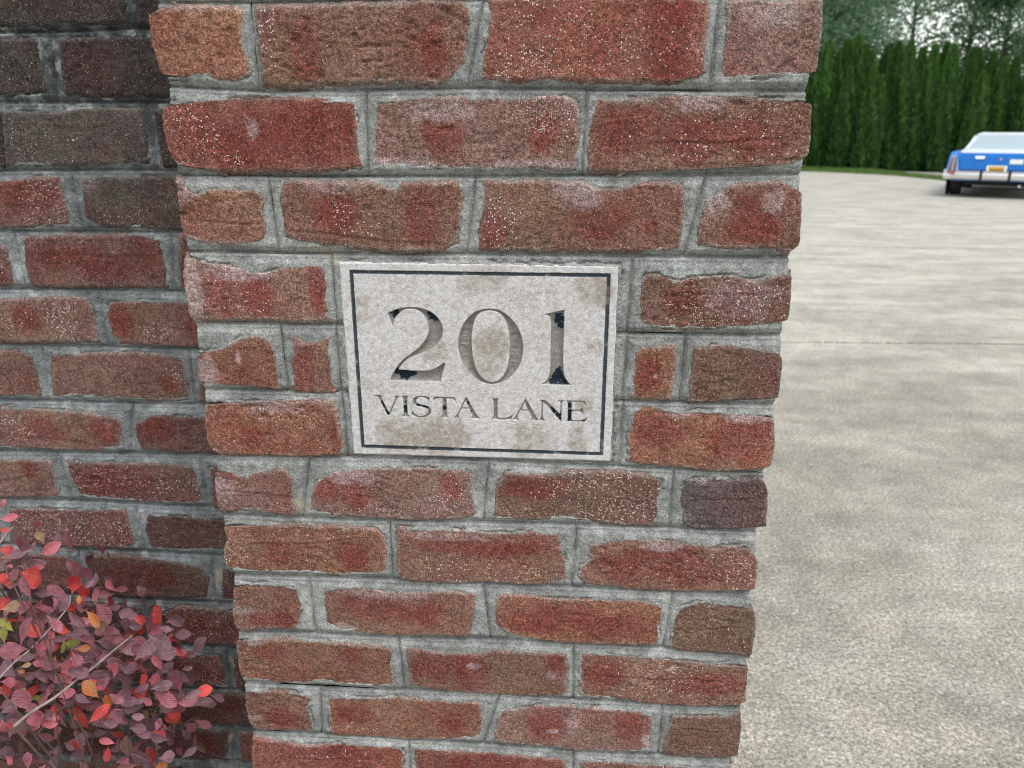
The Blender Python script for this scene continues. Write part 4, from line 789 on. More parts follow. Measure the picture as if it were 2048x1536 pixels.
# ------------------------------------------------------------------ carved stone
def plaque():
    root = link("stone_plaque", None, None, (0.30, 0.0, 0.9630))
    tag(root, "pale limestone block carved 201 VISTA LANE inside a thin dark border", "address plaque")
    res = 0.00060
    Q4 = plq  # TL TR BR BL
    x0, x1 = Q4[:, 0].min(), Q4[:, 0].max(); z0, z1 = Q4[:, 1].min(), Q4[:, 1].max()
    nu = int((x1 - x0) / res); nv = int((z1 - z0) / res)
    s = np.linspace(0, 1, nu); t = np.linspace(0, 1, nv)
    S, T = np.meshgrid(s, t)
    TL, TR, BR, BL = Q4
    U = (BL[0] * (1 - S) + BR[0] * S) * (1 - T) + (TL[0] * (1 - S) + TR[0] * S) * T
    V = (BL[1] * (1 - S) + BR[1] * S) * (1 - T) + (TL[1] * (1 - S) + TR[1] * S) * T
    sdq = poly_sd(U, V, [Q4])
    h = -0.0004 - 0.0018 * sstep(-0.0016, 0.0002, sdq + 0.0006 * fbm(U, V, 0.01, 3, 5)) + 0.00018 * fbm(U, V, 0.03, 4, 3)
    lab = np.zeros(U.shape, int)
    B = np.array(toM(BORDER))
    sdb = poly_sd(U, V, [B])
    wl = 0.0041
    ring = np.abs(sdb + wl / 2) - wl / 2 + 0.0002 * fbm(U, V, 0.004, 2, 8)
    h -= 0.0016 * sstep(0.0001, -0.0009, ring)
    lab[ring < 0.00015] = 1
    gcarve = np.zeros(U.shape)
    names = ['2', '0', '1', 'V', 'I', 'S', 'T', 'A', 'L', 'A2', 'N', 'E']
    for gi, nme in enumerate(names):
        R = [np.array(toM(r)) for r in GLYPHS[nme]]
        P0 = np.concatenate(R); m = 0.003
        j = (U[0] > P0[:, 0].min() - m) & (U[0] < P0[:, 0].max() + m)
        i = (V[:, 0] > P0[:, 1].min() - m) & (V[:, 0] < P0[:, 1].max() + m)
        ii = np.where(i)[0]; jj = np.where(j)[0]
        sl = (slice(ii[0], ii[-1] + 1), slice(jj[0], jj[-1] + 1))
        R = [np.concatenate([chaikin(r, 2)]) for r in R]
        sd = poly_sd(U[sl], V[sl], R) - (0.0001 if gi < 3 else 0.00035)
        d = np.maximum(-sd, 0)
        if gi < 3: c = 0.0060 * (1 - np.exp(-d / 0.0018)) + 0.0013 * sstep(.001, .003, d) * fbm(U[sl] * .3, V[sl], 0.0036, 3, 60 + gi) * (1.0 if gi == 1 else .4)
        else: c = 0.0030 * (1 - np.exp(-d / 0.0014)) + sstep(0, .0002, d) * .0004
        h[sl] -= c
        gcarve[sl] = np.maximum(gcarve[sl], sstep(0.0, 0.0004, d))
        lb = lab[sl]; lb[sd < 0.0001] = 2 + gi; lab[sl] = lb
    # colour: pale lichen-washed stone over warmer tan stone
    wsh = fbm(U, V, 0.05, 4, 91, .6); fine = fbm(U, V, 0.004, 3, 92)
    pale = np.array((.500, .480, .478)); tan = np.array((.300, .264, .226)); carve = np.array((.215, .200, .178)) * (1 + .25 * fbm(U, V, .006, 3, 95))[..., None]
    k = 0.12 + 0.25 * wsh
    for a, b, r, st in TAN:
        q = ((U - a * 1e-4) / (r * 1e-4)) ** 2 + ((V - b * 1e-4) / (r * 1e-4)) ** 2 + 0.9 * fbm(U, V, 0.012, 4, 94)
        k = np.maximum(k, st * (1 - sstep(.0, 1.9, q)))
    k = np.clip(k + 0.55 * fine, 0, 1)
    col = pale + (tan - pale) * k[..., None]
    # rub marks round the rim stay whitest
    rim = sstep(-0.0095, -0.004, sdq)
    col = col + (np.array((.54, .52, .52)) - col) * (0.3 * rim)[..., None]
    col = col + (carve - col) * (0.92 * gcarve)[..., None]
    ink = np.array((.010, .020, .034))
    pm = np.zeros(U.shape)
    for a, b, r in PAINT:
        q = ((U - a * 1e-4) / (r * 1e-4)) ** 2 + ((V - b * 1e-4) / (r * 1e-4)) ** 2 + 0.55 * fbm(U, V, 0.004, 4, 97) + 0.5 * fbm(U, V, 0.0014, 2, 197)
        pm = np.maximum(pm, 1 - sstep(0.55, 0.95, q))
    fleck = sstep(0.42, 0.5, fbm(U, V, 0.003, 3, 98)) * 0.7
    pm = np.clip(pm, 0, 1) * gcarve + fleck * gcarve * (lab > 4)
    col = col + (ink - col) * np.clip(pm, 0, 1)[..., None]
    bm_ = sstep(0.0002, -0.0004, ring) * (1 - 0.45 * sstep(0.3, 0.65, fbm(U, V, 0.012, 4, 99)))
    col = col + (np.array((.022, .034, .045)) - col) * np.clip(bm_ * .95, 0, 1)[..., None]
    V3 = np.stack([U, -h, V], -1).reshape(-1, 3) - np.array([0.30, 0.0, 0.9630])
    C4 = np.concatenate([col, np.ones(U.shape + (1,))], -1).reshape(-1, 4)
    Q = grid_quads(nu, nv)
    lq = lab.ravel()[Q]; lq = np.max(np.where((lq == lq[:, :1]).all(1)[:, None], lq, 0), 1)
    def part(nm, sel, skirt=False):
        q = Q[sel]
        A = V3; C = C4
        if skirt:
            rg = np.concatenate([np.arange(nu), np.arange(1, nv) * nu + nu - 1, (nv - 1) * nu + np.arange(nu - 2, -1, -1), np.arange(nv - 2, 0, -1) * nu])
            Bk = V3[rg].copy(); Bk[:, 1] = 0.06
            o = len(A); n = len(rg); cur = o + np.arange(n); nx = np.roll(np.arange(n), -1)
            q = np.concatenate([q, np.stack([rg, cur, cur[nx], rg[nx]], -1)])
            A = np.concatenate([A, Bk]); C = np.concatenate([C, C4[rg]])
        us = np.unique(q); rm = np.zeros(len(A), np.int64); rm[us] = np.arange(len(us))
        return link(nm, mesh_np(nm, A[us], rm[q], None, M_STONE, True, {'scol': ('FLOAT_COLOR', C[us])}), root)
    part("slab", lq == 0, True)
    tag(part("border_groove", lq == 1), "thin dark painted border groove")
    word = ['2', '0', '1', 'V', 'I', 'S', 'T', 'A', 'L', 'A', 'N', 'E']
    for gi in range(12):
        o = part("digit" if gi < 3 else "letter", lq == 2 + gi)
        tag(o, "carved %s %s" % ("figure" if gi < 3 else "capital letter", word[gi]))

def chaikin(P, n):
    """round a traced outline but keep its sharp corners"""
    for _ in range(n):
        a = P; b = np.roll(P, -1, 0); p = np.roll(P, 1, 0)
        d1 = a - p; d2 = b - a
        cosv = (d1 * d2).sum(1) / (np.linalg.norm(d1, axis=1) * np.linalg.norm(d2, axis=1) + 1e-12)
        out = []
        N = len(P)
        sharp = cosv < 0.55
        for i in range(N):
            j = (i + 1) % N
            A, Bp = P[i], P[j]
            if sharp[i]: out.append(A)
            else: out.append(A * .75 + Bp * .25)
            if not sharp[j]: out.append(A * .25 + Bp * .75)
        P = np.array(out)
    return P
plaque()

# ------------------------------------------------------------------ barberry
def tube(pts, r0, r1, sides=6, sub=3):
    pts = [Vector(p) for p in pts]
    fine = []
    n = len(pts)
    for i in range(n - 1):
        p0 = pts[max(i - 1, 0)]; p1 = pts[i]; p2 = pts[i + 1]; p3 = pts[min(i + 2, n - 1)]
        for k in range(sub):
            t = k / sub
            fine.append(0.5 * ((2 * p1) + (p2 - p0) * t + (2 * p0 - 5 * p1 + 4 * p2 - p3) * t * t + (3 * p1 - p0 - 3 * p2 + p3) * t ** 3))
    fine.append(pts[-1])
    vs_, fs = [], []
    m = len(fine)
    for i, p in enumerate(fine):
        d = (fine[min(i + 1, m - 1)] - fine[max(i - 1, 0)]).normalized()
        a = d.orthogonal().normalized(); b = d.cross(a)
        r = r0 + (r1 - r0) * i / (m - 1)
        for s in range(sides):
            an = 2 * math.pi * s / sides
            vs_.append(tuple(p + (a * math.cos(an) + b * math.sin(an)) * r))
    for i in range(m - 1):
        for s in range(sides):
            t = (s + 1) % sides
            fs.append((i * sides + s, i * sides + t, (i + 1) * sides + t, (i + 1) * sides + s))
    fs.append(tuple(reversed(range(sides)))); fs.append(tuple(range((m - 1) * sides, m * sides)))
    return vs_, fs

def pymesh(name, v, f, mat, smooth=True):
    me = bpy.data.meshes.new(name); me.from_pydata(v, [], f); me.update()
    me.materials.append(mat)
    if smooth: me.polygons.foreach_set("use_smooth", np.ones(len(me.polygons), bool))
    return me

LEAFCOL = {
 'P': ((.165, .080, .102), (.260, .130, .160)), 'M': ((.220, .064, .086), (.350, .120, .150)), 'R': ((.46, .035, .040), (.62, .075, .055)),
 'K': ((.40, .075, .105), (.52, .150, .185)), 'O': ((.50, .10, .025), (.44, .19, .06)), 'G': ((.15, .17, .025), (.30, .27, .05)),
 'B': ((.105, .058, .040), (.155, .085, .060)), 'D': ((.060, .022, .030), (.095, .035, .045)), 'T': ((.27, .17, .085), (.36, .23, .13))}
LEAFNAME = {'P': 'purple', 'M': 'mauve', 'R': 'red', 'K': 'pink', 'O': 'orange', 'G': 'green', 'B': 'brown', 'D': 'plum', 'T': 'tan'}
LEAFMAT = {k: leaf_material("barberry_leaf_" + LEAFNAME[k], *v) for k, v in LEAFCOL.items()}
def leaf_mesh(var, mat):
    """obovate leaf one unit long, narrow at the stalk, folded a little along the midrib"""
    rr = random.Random(var * 13 + 5)
    prof = [(0, .012), (.10, .03), (.22, .09), (.36, .165), (.52, .225), (.68, .245), (.82, .205), (.93, .12), (1.0, .02)]
    wid = rr.uniform(.9, 1.25); fold = rr.uniform(.08, .32); bend = rr.uniform(-.42, .34); tw = rr.uniform(-.35, .35)
    v, f = [], []
    for x, w in prof:
        w *= wid
        for s in (-1, -.5, 0, .5, 1):
            y = s * w
            z = abs(s) * w * fold + bend * x * x - .05 * math.sin(x * 3.1) + tw * x * y + .02 * rr.uniform(-1, 1) * abs(s)
            v.append((x, y, z))
    n = len(prof)
    for i in range(n - 1):
        for s in range(4):
            a = i * 5 + s
            f.append((a, a + 1, a + 6, a + 5))
    return pymesh("leaf", v, f, mat)
LEAFM = {(k, v): leaf_mesh(v, LEAFMAT[k]) for k in LEAFMAT for v in range(7)}

bush = link("barberry_bush", None, None, (-0.27, 0.03, 0.03))
tag(bush, "purple and red leaved barberry bush growing against the brick wall", "shrub")
BO = Vector((-0.27, 0.03, 0.03))
M_TWIG = simple("pale_twig", (0.24, 0.19, 0.17), 0.8, var=0.3, scale=150)
M_TWIG2 = simple("brown_twig", (0.10, 0.065, 0.055), 0.8, var=0.3, scale=150)
rl = random.Random(3)
def put_leaf(x, y, z, ang, ln, col):
    a = math.radians(ang)
    d = Vector((math.cos(a), rl.uniform(-.55, .35), math.sin(a))).normalized()
    nrm = Vector((rl.uniform(-.5, .5), -1.0, rl.uniform(.15, 1.0)))
    nrm = (nrm - d * nrm.dot(d)).normalized()
    yv = nrm.cross(d)
    M = Matrix(((d.x, yv.x, nrm.x), (d.y, yv.y, nrm.y), (d.z, yv.z, nrm.z))).to_4x4()
    o = link("leaf", LEAFM[(col, rl.randrange(7))], bush)
    c = Vector((x, y, z)) - BO - d * ln * .5
    s = ln * rl.uniform(1.08, 1.32)
    o.matrix_local = Matrix.Translation(c) @ M @ Matrix.Diagonal((s, s * rl.uniform(.95, 1.25), s, 1))
for x, y, z, ang, ln, col in LEAVES:
    put_leaf(x * 1e-4, min(y * 1e-4, YW - 0.03), z * 1e-4, ang, ln * 1e-4, col)
for k in range(135):
    x = rl.uniform(-.44, -.12); top = .80 + (-.25 - x) * .35 if x < -.25 else .80 - (x + .25) * 1.3
    z = rl.uniform(.50, min(top, .74))
    put_leaf(x, rl.uniform(-.04, .12), z, rl.uniform(-30, 170), rl.uniform(.014, .022), rl.choice('PPPPMMMMDKRPMDKK'))
for i, (rad, pts) in enumerate(STEMS):
    v, f = tube([Vector([c * 1e-4 for c in p]) - BO for p in pts], rad * .00062, rad * .0004)
    link("twig", pymesh("twig", v, f, M_TWIG if i in (0, 1, 6, 3) else M_TWIG2), bush)
for i, (rad, pts) in enumerate(STEMS):
    p = Vector([c * 1e-4 for c in pts[0]])
    base = Vector((-0.27 + rl.uniform(-.06, .06), 0.03 + rl.uniform(-.04, .04), 0.0))
    mid = base.lerp(p, .5) + Vector((rl.uniform(-.05, .05), rl.uniform(-.02, .03), rl.uniform(0, .05)))
    v, f = tube([base - BO, mid - BO, p - BO], .0014, rad * .0004)
    link("stem", pymesh("stem", v, f, M_TWIG2), bush)

# the many small leaves deeper in and lower down, past what can be told apart
lv, lf, lm = [], [], []
keys = 'PMDBKRO'
for k in range(900):
    x = rl.uniform(-.62, -.14) if k % 2 else rl.uniform(-.52, -.13)
    top = min(.76, .80 + (-.25 - x) * .35 if x < -.25 else .80 - (x + .25) * 1.4)
    z = rl.uniform(.45, top) if k % 2 else rl.uniform(.30, .56)
    y = rl.uniform(.06, .145) if k % 2 else rl.uniform(-.08, .14)
    ln = rl.uniform(.018, .029); a = rl.uniform(0, 6.28)
    d = Vector((math.cos(a), rl.uniform(-.6, .4), math.sin(a))).normalized()
    nr = Vector((rl.uniform(-.6, .6), -1, rl.uniform(.2, 1.2))); nr = (nr - d * nr.dot(d)).normalized(); yv = nr.cross(d)
    key = rl.choice('PPPPMMMMDDBKR'); src = LEAFM[(key, rl.randrange(7))]
    o0 = len(lv)
    for vtx in src.vertices:
        c_ = vtx.co * ln
        lv.append(tuple(Vector((x, y, z)) - BO + d * c_.x + yv * c_.y * 1.05 + nr * c_.z))
    for pg in src.polygons:
        lf.append(tuple(i + o0 for i in pg.vertices)); lm.append(keys.index(key))
me = bpy.data.meshes.new("leaf_mass"); me.from_pydata(lv, [], lf); me.update()
for key in keys: me.materials.append(LEAFMAT[key])
me.polygons.foreach_set("material_index", lm); me.polygons.foreach_set("use_smooth", np.ones(len(lf), bool))
tag(link("leaf_mass", me, bush), kind="stuff")

# ------------------------------------------------------------------ hedge of arborvitae
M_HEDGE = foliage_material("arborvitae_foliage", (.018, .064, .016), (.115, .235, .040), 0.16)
M_CROWN = foliage_material("broadleaf_foliage", (.085, .165, .105), (.205, .320, .175), 0.5)
def arbor_mesh(seed, H, Rm, n, sharp):
    r = np.random.default_rng(seed)
    z = r.random(n) ** 0.9
    th = r.random(n) * 2 * np.pi
    prof = np.interp(z, [0, .08, .35, .6, .8, .92, 1.0], [.85, .98, 1.0, .92, .60 if not sharp else .46, .28 if not sharp else .17, .02])
    lobes = 1 + .13 * np.sin(th * 3 + z * 5 + seed) + .10 * np.sin(th * 7 - z * 11 + seed * 2) + .10 * r.normal(0, 1, n)
    dpt = r.random(n) ** 3 * .35
    rad = Rm * prof * lobes * (1 - dpt)
    c = np.stack([rad * np.cos(th), rad * np.sin(th), z * H + .05], 1)
    # upright flat sprays facing outwards
    a = r.normal(0, .8, n) + th
    out = np.stack([np.cos(th), np.sin(th), r.uniform(.1, .7, n)], 1)
    up = np.stack([np.cos(th) * .35 + r.normal(0, .3, n), np.sin(th) * .35 + r.normal(0, .3, n), np.ones(n)], 1)
    up /= np.linalg.norm(up, axis=1)[:, None]
    side = np.cross(up, np.stack([np.cos(a), np.sin(a), np.zeros(n)], 1)); side /= np.linalg.norm(side, axis=1)[:, None]
    L = r.uniform(.09, .19, n)[:, None]; W = r.uniform(.03, .065, n)[:, None]
    v = np.stack([c - side * W * .5, c + side * W * .5, c + up * L + side * W * .55, c + up * L * 1.25, ], 1).reshape(-1, 3)
    q = np.arange(n * 4).reshape(n, 4)
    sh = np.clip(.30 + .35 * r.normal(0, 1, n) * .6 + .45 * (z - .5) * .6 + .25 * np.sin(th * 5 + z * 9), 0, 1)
    # dense core
    k, m = 14, 12
    zz = np.linspace(0, .97, m); tt = np.linspace(0, 2 * np.pi, k, endpoint=False)
    pr = np.interp(zz, [0, .08, .35, .6, .8, .92, 1.0], [.85, .98, 1.0, .92, .6, .3, .02]) * Rm * .74
    cv = np.stack([pr[:, None] * np.cos(tt), pr[:, None] * np.sin(tt), np.repeat((zz * H + .02)[:, None], k, 1)], -1).reshape(-1, 3)
    ii = (np.arange(m - 1)[:, None] * k + np.arange(k)[None, :]); jj = (np.arange(m - 1)[:, None] * k + (np.arange(k)[None, :] + 1) % k)
    cq = np.stack([ii, jj, jj + k, ii + k], -1).reshape(-1, 4) + n * 4
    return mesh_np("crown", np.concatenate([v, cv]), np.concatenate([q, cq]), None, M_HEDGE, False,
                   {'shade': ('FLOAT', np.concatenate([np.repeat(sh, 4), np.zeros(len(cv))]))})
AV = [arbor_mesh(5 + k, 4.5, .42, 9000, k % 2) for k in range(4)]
tv_, tf_ = tube([(0, 0, -.1), (0.02, 0, .4), (0, .02, 1.2)], .07, .04, 8)
AT = pymesh("trunk", tv_, tf_, M_BARK)
HL = ["arborvitae at the pier's edge end of the hedge", ]
def hedge_y(t): return np.interp(t, [-.25, .20, .308, .4247, .547, .70], [36.8, 36.5, 34.6, 33.2, 30.6, 27.0])
def arbor(t, e, dy, k, label):
    y = hedge_y(t) + dy
    Y = y + 0.774
    x = 0.39 + t * Y
    H = 1.3 + e * Y
    root = link("arborvitae", None, None, (x, y, -0.06), (0, 0, random.uniform(0, 6.28)))
    s = (H + .06) / 4.55
    w = s * random.uniform(.88, 1.12)
    root.scale = (w, w, s)
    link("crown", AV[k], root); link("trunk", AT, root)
    tag(root, label, "hedge tree", "arborvitae trees in the tall hedge across the driveway")
order = sorted(range(len(HEDGE_TIPS)), key=lambda i: HEDGE_TIPS[i][0])
special = {18: "short cone shaped arborvitae in front of the hedge, just left of the blue car",
           19: "low pointed arborvitae tucked in front of the hedge, the taller of two side by side", 20: "low pointed arborvitae tucked in front of the hedge, the shorter of two side by side",
           21: "low arborvitae in front of the hedge, nearest the brick pier", 22: "short arborvitae in front of the hedge, next left of the cone shaped one"}
ORD = ["first", "second", "third", "fourth", "fifth", "sixth", "seventh", "eighth", "ninth", "tenth", "eleventh", "twelfth", "thirteenth", "fourteenth", "fifteenth", "sixteenth", "seventeenth", "eighteenth"]
rank = 0
for n_, i in enumerate(order):
    t, e = HEDGE_TIPS[i]
    if i < 18:
        lbl = "%s columnar arborvitae, %s from the brick pier in the hedge's main row" % ("tall" if e > .0995 else "slim" if e > .092 else "shorter", ORD[rank]); rank += 1
    else: lbl = special[i]
    arbor(t, e, -1.0 if i >= 18 else random.uniform(-.25, .35), (i * 3) % 4, lbl)
BEYOND = "columnar arborvitae continuing the hedge past the edge of the view"
for t in (-.22, -.193, -.165, -.14, -.112, -.085, -.06, -.03, -.005, .02, .045, .07, .098, .122, .15, .175, .20, .225, .25, .275, .54, .565, .59, .62):
    arbor(t, random.uniform(.085, .1), random.uniform(-.2, .3), random.randrange(4), BEYOND)
for t in np.arange(.30, .55, .028):
    arbor(float(t), random.uniform(.050, .068), 1.3, random.randrange(4), "lower arborvitae filling the second row behind the main hedge")

# grass verge in front of the hedge
STR = [(x, y) for x, y in STRIP]
ver = flat_poly("grass_verge", [(STR[0][0] - 1.5, STR[0][1] + .6)] + STR + [(STR[-1][0] - 1.5, STR[-1][1] + .6)], 0.03, 0.07, M_GRASS)
tag(ver, "narrow strip of mown grass between driveway and hedge", "verge", kind="structure")
n = 9000
r = np.random.default_rng(4)
bx = r.uniform(7.2, 13.0, n * 3); by = r.uniform(21.5, 35.6, n * 3)
sdv = poly_sd(bx, by, [np.array([(STR[0][0] - 1.5, STR[0][1] + .6)] + STR + [(STR[-1][0] - 1.5, STR[-1][1] + .6)])])
m = sdv < -0.02; bx = bx[m][:n]; by = by[m][:n]; n = len(bx)
ba = r.random(n) * 6.28; bh = r.uniform(.04, .10, n)
c = np.stack([bx, by, np.full(n, .028)], 1); sv = np.stack([np.cos(ba), np.sin(ba), np.zeros(n)], 1) * .012
tp_ = c + np.stack([r.normal(0, .02, n), r.normal(0, .02, n), bh], 1)
gv = np.stack([c - sv, c + sv, tp_], 1).reshape(-1, 3)
M_BLADE = foliage_material("grass_blades", (.055, .12, .02), (.13, .2, .04), 0.2)
gr = link("grass", mesh_np("grass", gv, None, np.arange(n * 3).reshape(n, 3), M_BLADE, False, {'shade': ('FLOAT', np.repeat(r.random(n), 3))}))
tag(gr, "short green grass blades on the verge along the hedge", "grass", kind="stuff")

# ------------------------------------------------------------------ broadleaf trees behind the hedge
def tree_meshes(seed, n, dens):
    r = np.random.default_rng(seed); rp = random.Random(seed)
    tv, tf = [], []
    def add(v, f):
        o = len(tv); tv.extend(v); tf.extend([tuple(i + o for i in q) for q in f])
    top = Vector((rp.uniform(-.4, .4), rp.uniform(-.4, .4), 11))
    add(*tube([(0, 0, -.2), (.1, 0, 2.5), (top.x * .5, top.y * .5, 6.5), tuple(top)], .24, .04, 8))
    cl = []
    for k in range(26):
        h = rp.uniform(2.2, 10.0); a = rp.uniform(0, 6.28)
        rad = np.interp(h, [2, 4.5, 7, 11], [2.6, 3.6, 3.2, 1.2]) * rp.uniform(.7, 1.1)
        b = Vector((top.x * h / 13, top.y * h / 13, h)); e = b + Vector((math.cos(a) * rad, math.sin(a) * rad, rp.uniform(.3, 1.6)))
        md = b.lerp(e, .5) + Vector((0, 0, rp.uniform(0, .5)))
        add(*tube([tuple(b), tuple(md), tuple(e)], .07, .015, 5, 2))
        for t in (.45, .7, 1.0):
            cl.append(np.array(b.lerp(e, t)) + r.normal(0, .25, 3))
    for k in range(10): cl.append(np.array(top) + r.normal(0, .9, 3))
    cl = np.array(cl); m = len(cl)
    w = r.uniform(.3, 1, m); idx = r.choice(m, n, p=w / w.sum())
    spread = r.uniform(.45, .85, m) * dens
    c = cl[idx] + r.normal(0, 1, (n, 3)) * spread[idx][:, None] * np.array([1, 1, .7])
    d1 = r.normal(0, 1, (n, 3)); d1 /= np.linalg.norm(d1, axis=1)[:, None]
    d2 = np.cross(d1, r.normal(0, 1, (n, 3))); d2 /= np.linalg.norm(d2, axis=1)[:, None]
    L = r.uniform(.07, .15, n)[:, None]; W = L * r.uniform(.35, .55, n)[:, None]
    v = np.stack([c - d1 * L, c + d2 * W, c + d1 * L, c - d2 * W], 1).reshape(-1, 3)
    sh = np.clip(r.uniform(.1, .9, m)[idx] * .7 + r.random(n) * .4, 0, 1)
    return (pymesh("trunk", tv, tf, M_BARK),
            mesh_np("crown", v, np.arange(n * 4).reshape(n, 4), None, M_CROWN, False, {'shade': ('FLOAT', np.repeat(sh, 4))}))
TV = [tree_meshes(21, 15000, 1.0), tree_meshes(22, 15000, 1.05), tree_meshes(23, 5200, 1.2)]
for t, y, k, sc, lb in [(.05, 47, 1, 1.0, "broadleaf tree beyond the hedge, hidden behind the brick pier"), (.14, 49, 0, 1.1, "broadleaf tree beyond the hedge, hidden behind the brick pier"),
                    (-.06, 48, 0, 1.0, "broadleaf tree beyond the hedge, hidden behind the brick pier"), (-.17, 50, 1, 1.1, "broadleaf tree beyond the hedge, hidden behind the brick pier"),
                    (.235, 47, 0, 1.05, "tall broadleaf tree mostly hidden by the brick pier"), (.295, 45, 1, 1.0, "dense dark broadleaf tree just right of the brick pier, behind the hedge"),
                    (.335, 52, 0, 1.0, "dense tree second from the brick pier, behind the hedge"), (.40, 52, 2, 1.1, "thin crowned tree with bright sky showing through, mid hedge"),
                    (.455, 49, 2, 1.0, "open crowned tree full of sky gaps, behind the hedge left of the car"), (.50, 46, 0, 1.0, "dense tree behind the hedge above the blue car's left edge"),
                    (.555, 48, 2, 1.1, "loose crowned tree above the blue car at the right edge"), (.60, 45, 1, 1.05, "dense tree at the far right behind the hedge"),
                    (.53, 60, 1, 1.0, "far tree behind the right end of the hedge"), (.31, 60, 0, 1.2, "far tree rising behind the dense dark one by the pier")]:
    Y = y + .774
    root = link("broadleaf_tree", None, None, (.39 + t * Y, y, -0.06), (0, 0, random.uniform(0, 6.28)))
    root.scale = (sc, sc, sc)
    link("trunk", TV[k][0], root); link("crown", TV[k][1], root)
    tag(root, lb, "tree", "broadleaf trees beyond the hedge")

# ------------------------------------------------------------------ the parked car
M_BLUE = simple("blue_car_paint", (0.0, 0.138, 0.50), 0.35, spec=0.35, coat=0.1)
M_WHITE = simple("white_paint_and_deck_glare", (0.56, 0.60, 0.62), 0.35, coat=0.4)
M_CHROME = simple("chrome", (0.78, 0.79, 0.80), 0.16, metal=1.0)
M_RUBBER = simple("black_rubber", (0.018, 0.018, 0.018), 0.75)
M_DARK = simple("dark_underbody", (0.012, 0.012, 0.012), 0.9)
M_GLASS = simple("pale_tinted_glass", (0.50, 0.60, 0.62), 0.08, metal=0.25, coat=1.0)
M_LAMP = simple("smoky_red_lens", (0.16, 0.075, 0.10), 0.2, coat=0.8)
M_RED = simple("red_reflector", (0.45, 0.03, 0.03), 0.3)
M_PLATE = simple("gold_plate", (0.62, 0.33, 0.015), 0.5, var=0.08, scale=40)
M_INK = simple("plate_ink", (0.05, 0.04, 0.06), 0.6)
M_STICK = simple("white_sticker", (0.72, 0.74, 0.75), 0.6)
import bmesh
def loft(name, secs, mat, parent, cap=True, smooth=True, bev=0):
    n = len(secs[0]); v = [p for s in secs for p in s]; f = []
    for k in range(len(secs) - 1):
        for i in range(n):
            j = (i + 1) % n
            f.append((k * n + i, k * n + j, (k + 1) * n + j, (k + 1) * n + i))
    if cap: f.append(tuple(reversed(range(n)))); f.append(tuple(range((len(secs) - 1) * n, len(secs) * n)))
    me = bpy.data.meshes.new(name); me.from_pydata(v, [], f); me.update()
    bm = bmesh.new(); bm.from_mesh(me); bmesh.ops.recalc_face_normals(bm, faces=bm.faces)
    if bev: bmesh.ops.bevel(bm, geom=[e for e in bm.edges if len(e.link_faces) == 2 and e.calc_face_angle() > .5], offset=bev, segments=2, affect='EDGES')
    bm.to_mesh(me); bm.free(); me.materials.append(mat)
    if smooth: me.polygons.foreach_set("use_smooth", np.ones(len(me.polygons), bool)); me.set_sharp_from_angle(angle=math.radians(38))
    return link(name, me, parent)
def bbox(name, a, b, mat, parent, bev=0.006):
    (x0, y0, z0), (x1, y1, z1) = a, b
    lo = [(x0, y0, z0), (x1, y0, z0), (x1, y1, z0), (x0, y1, z0)]; hi = [(x, y, z1) for x, y, _ in lo]
    return loft(name, [lo, hi], mat, parent, bev=bev)
def slab_quad(name, q, th, mat, parent, bev=0.004):
    q = [Vector(p) for p in q]; nn = (q[1] - q[0]).cross(q[3] - q[0]).normalized()
    return loft(name, [[tuple(p - nn * th * .3) for p in q], [tuple(p + nn * th) for p in q]], mat, parent, bev=bev)
def cyl(name, c, axis, r, w, mat, parent, n=28, inner=0):
    ax = Vector(axis).normalized(); a = ax.orthogonal().normalized(); b = ax.cross(a); c = Vector(c)
    rr = [(r * .93, -w / 2), (r, -w / 2 + .02), (r, w / 2 - .02), (r * .93, w / 2)]
    secs = [[tuple(c + ax * h + (a * math.cos(2 * math.pi * k / n) + b * math.sin(2 * math.pi * k / n)) * q) for k in range(n)] for q, h in rr]
    return loft(name, secs, mat, parent)
M_SEAT = simple("pale_blue_vinyl", (0.62, 0.70, 0.74), 0.5)
M_PALEBLUE = simple("fender_sky_tint", (0.26, 0.42, 0.72), 0.3, coat=0.5)
def glass_material():
    s = NT("tinted_car_glass")
    tr = s.n("ShaderNodeBsdfTransparent"); tr.inputs['Color'].default_value = (0.88, 0.97, 0.97, 1)
    gl = s.n("ShaderNodeBsdfGlossy"); gl.inputs['Roughness'].default_value = 0.05; gl.inputs['Color'].default_value = (0.86, 0.97, 0.98, 1)
    mx = s.n("ShaderNodeMixShader"); mx.inputs[0].default_value = 0.72   # mirror-tinted glass
    s.l(tr.outputs[0], mx.inputs[1]); s.l(gl.outputs[0], mx.inputs[2]); s.l(mx.outputs[0], s.out.inputs[0])
    return s.m
M_GLASS = glass_material()
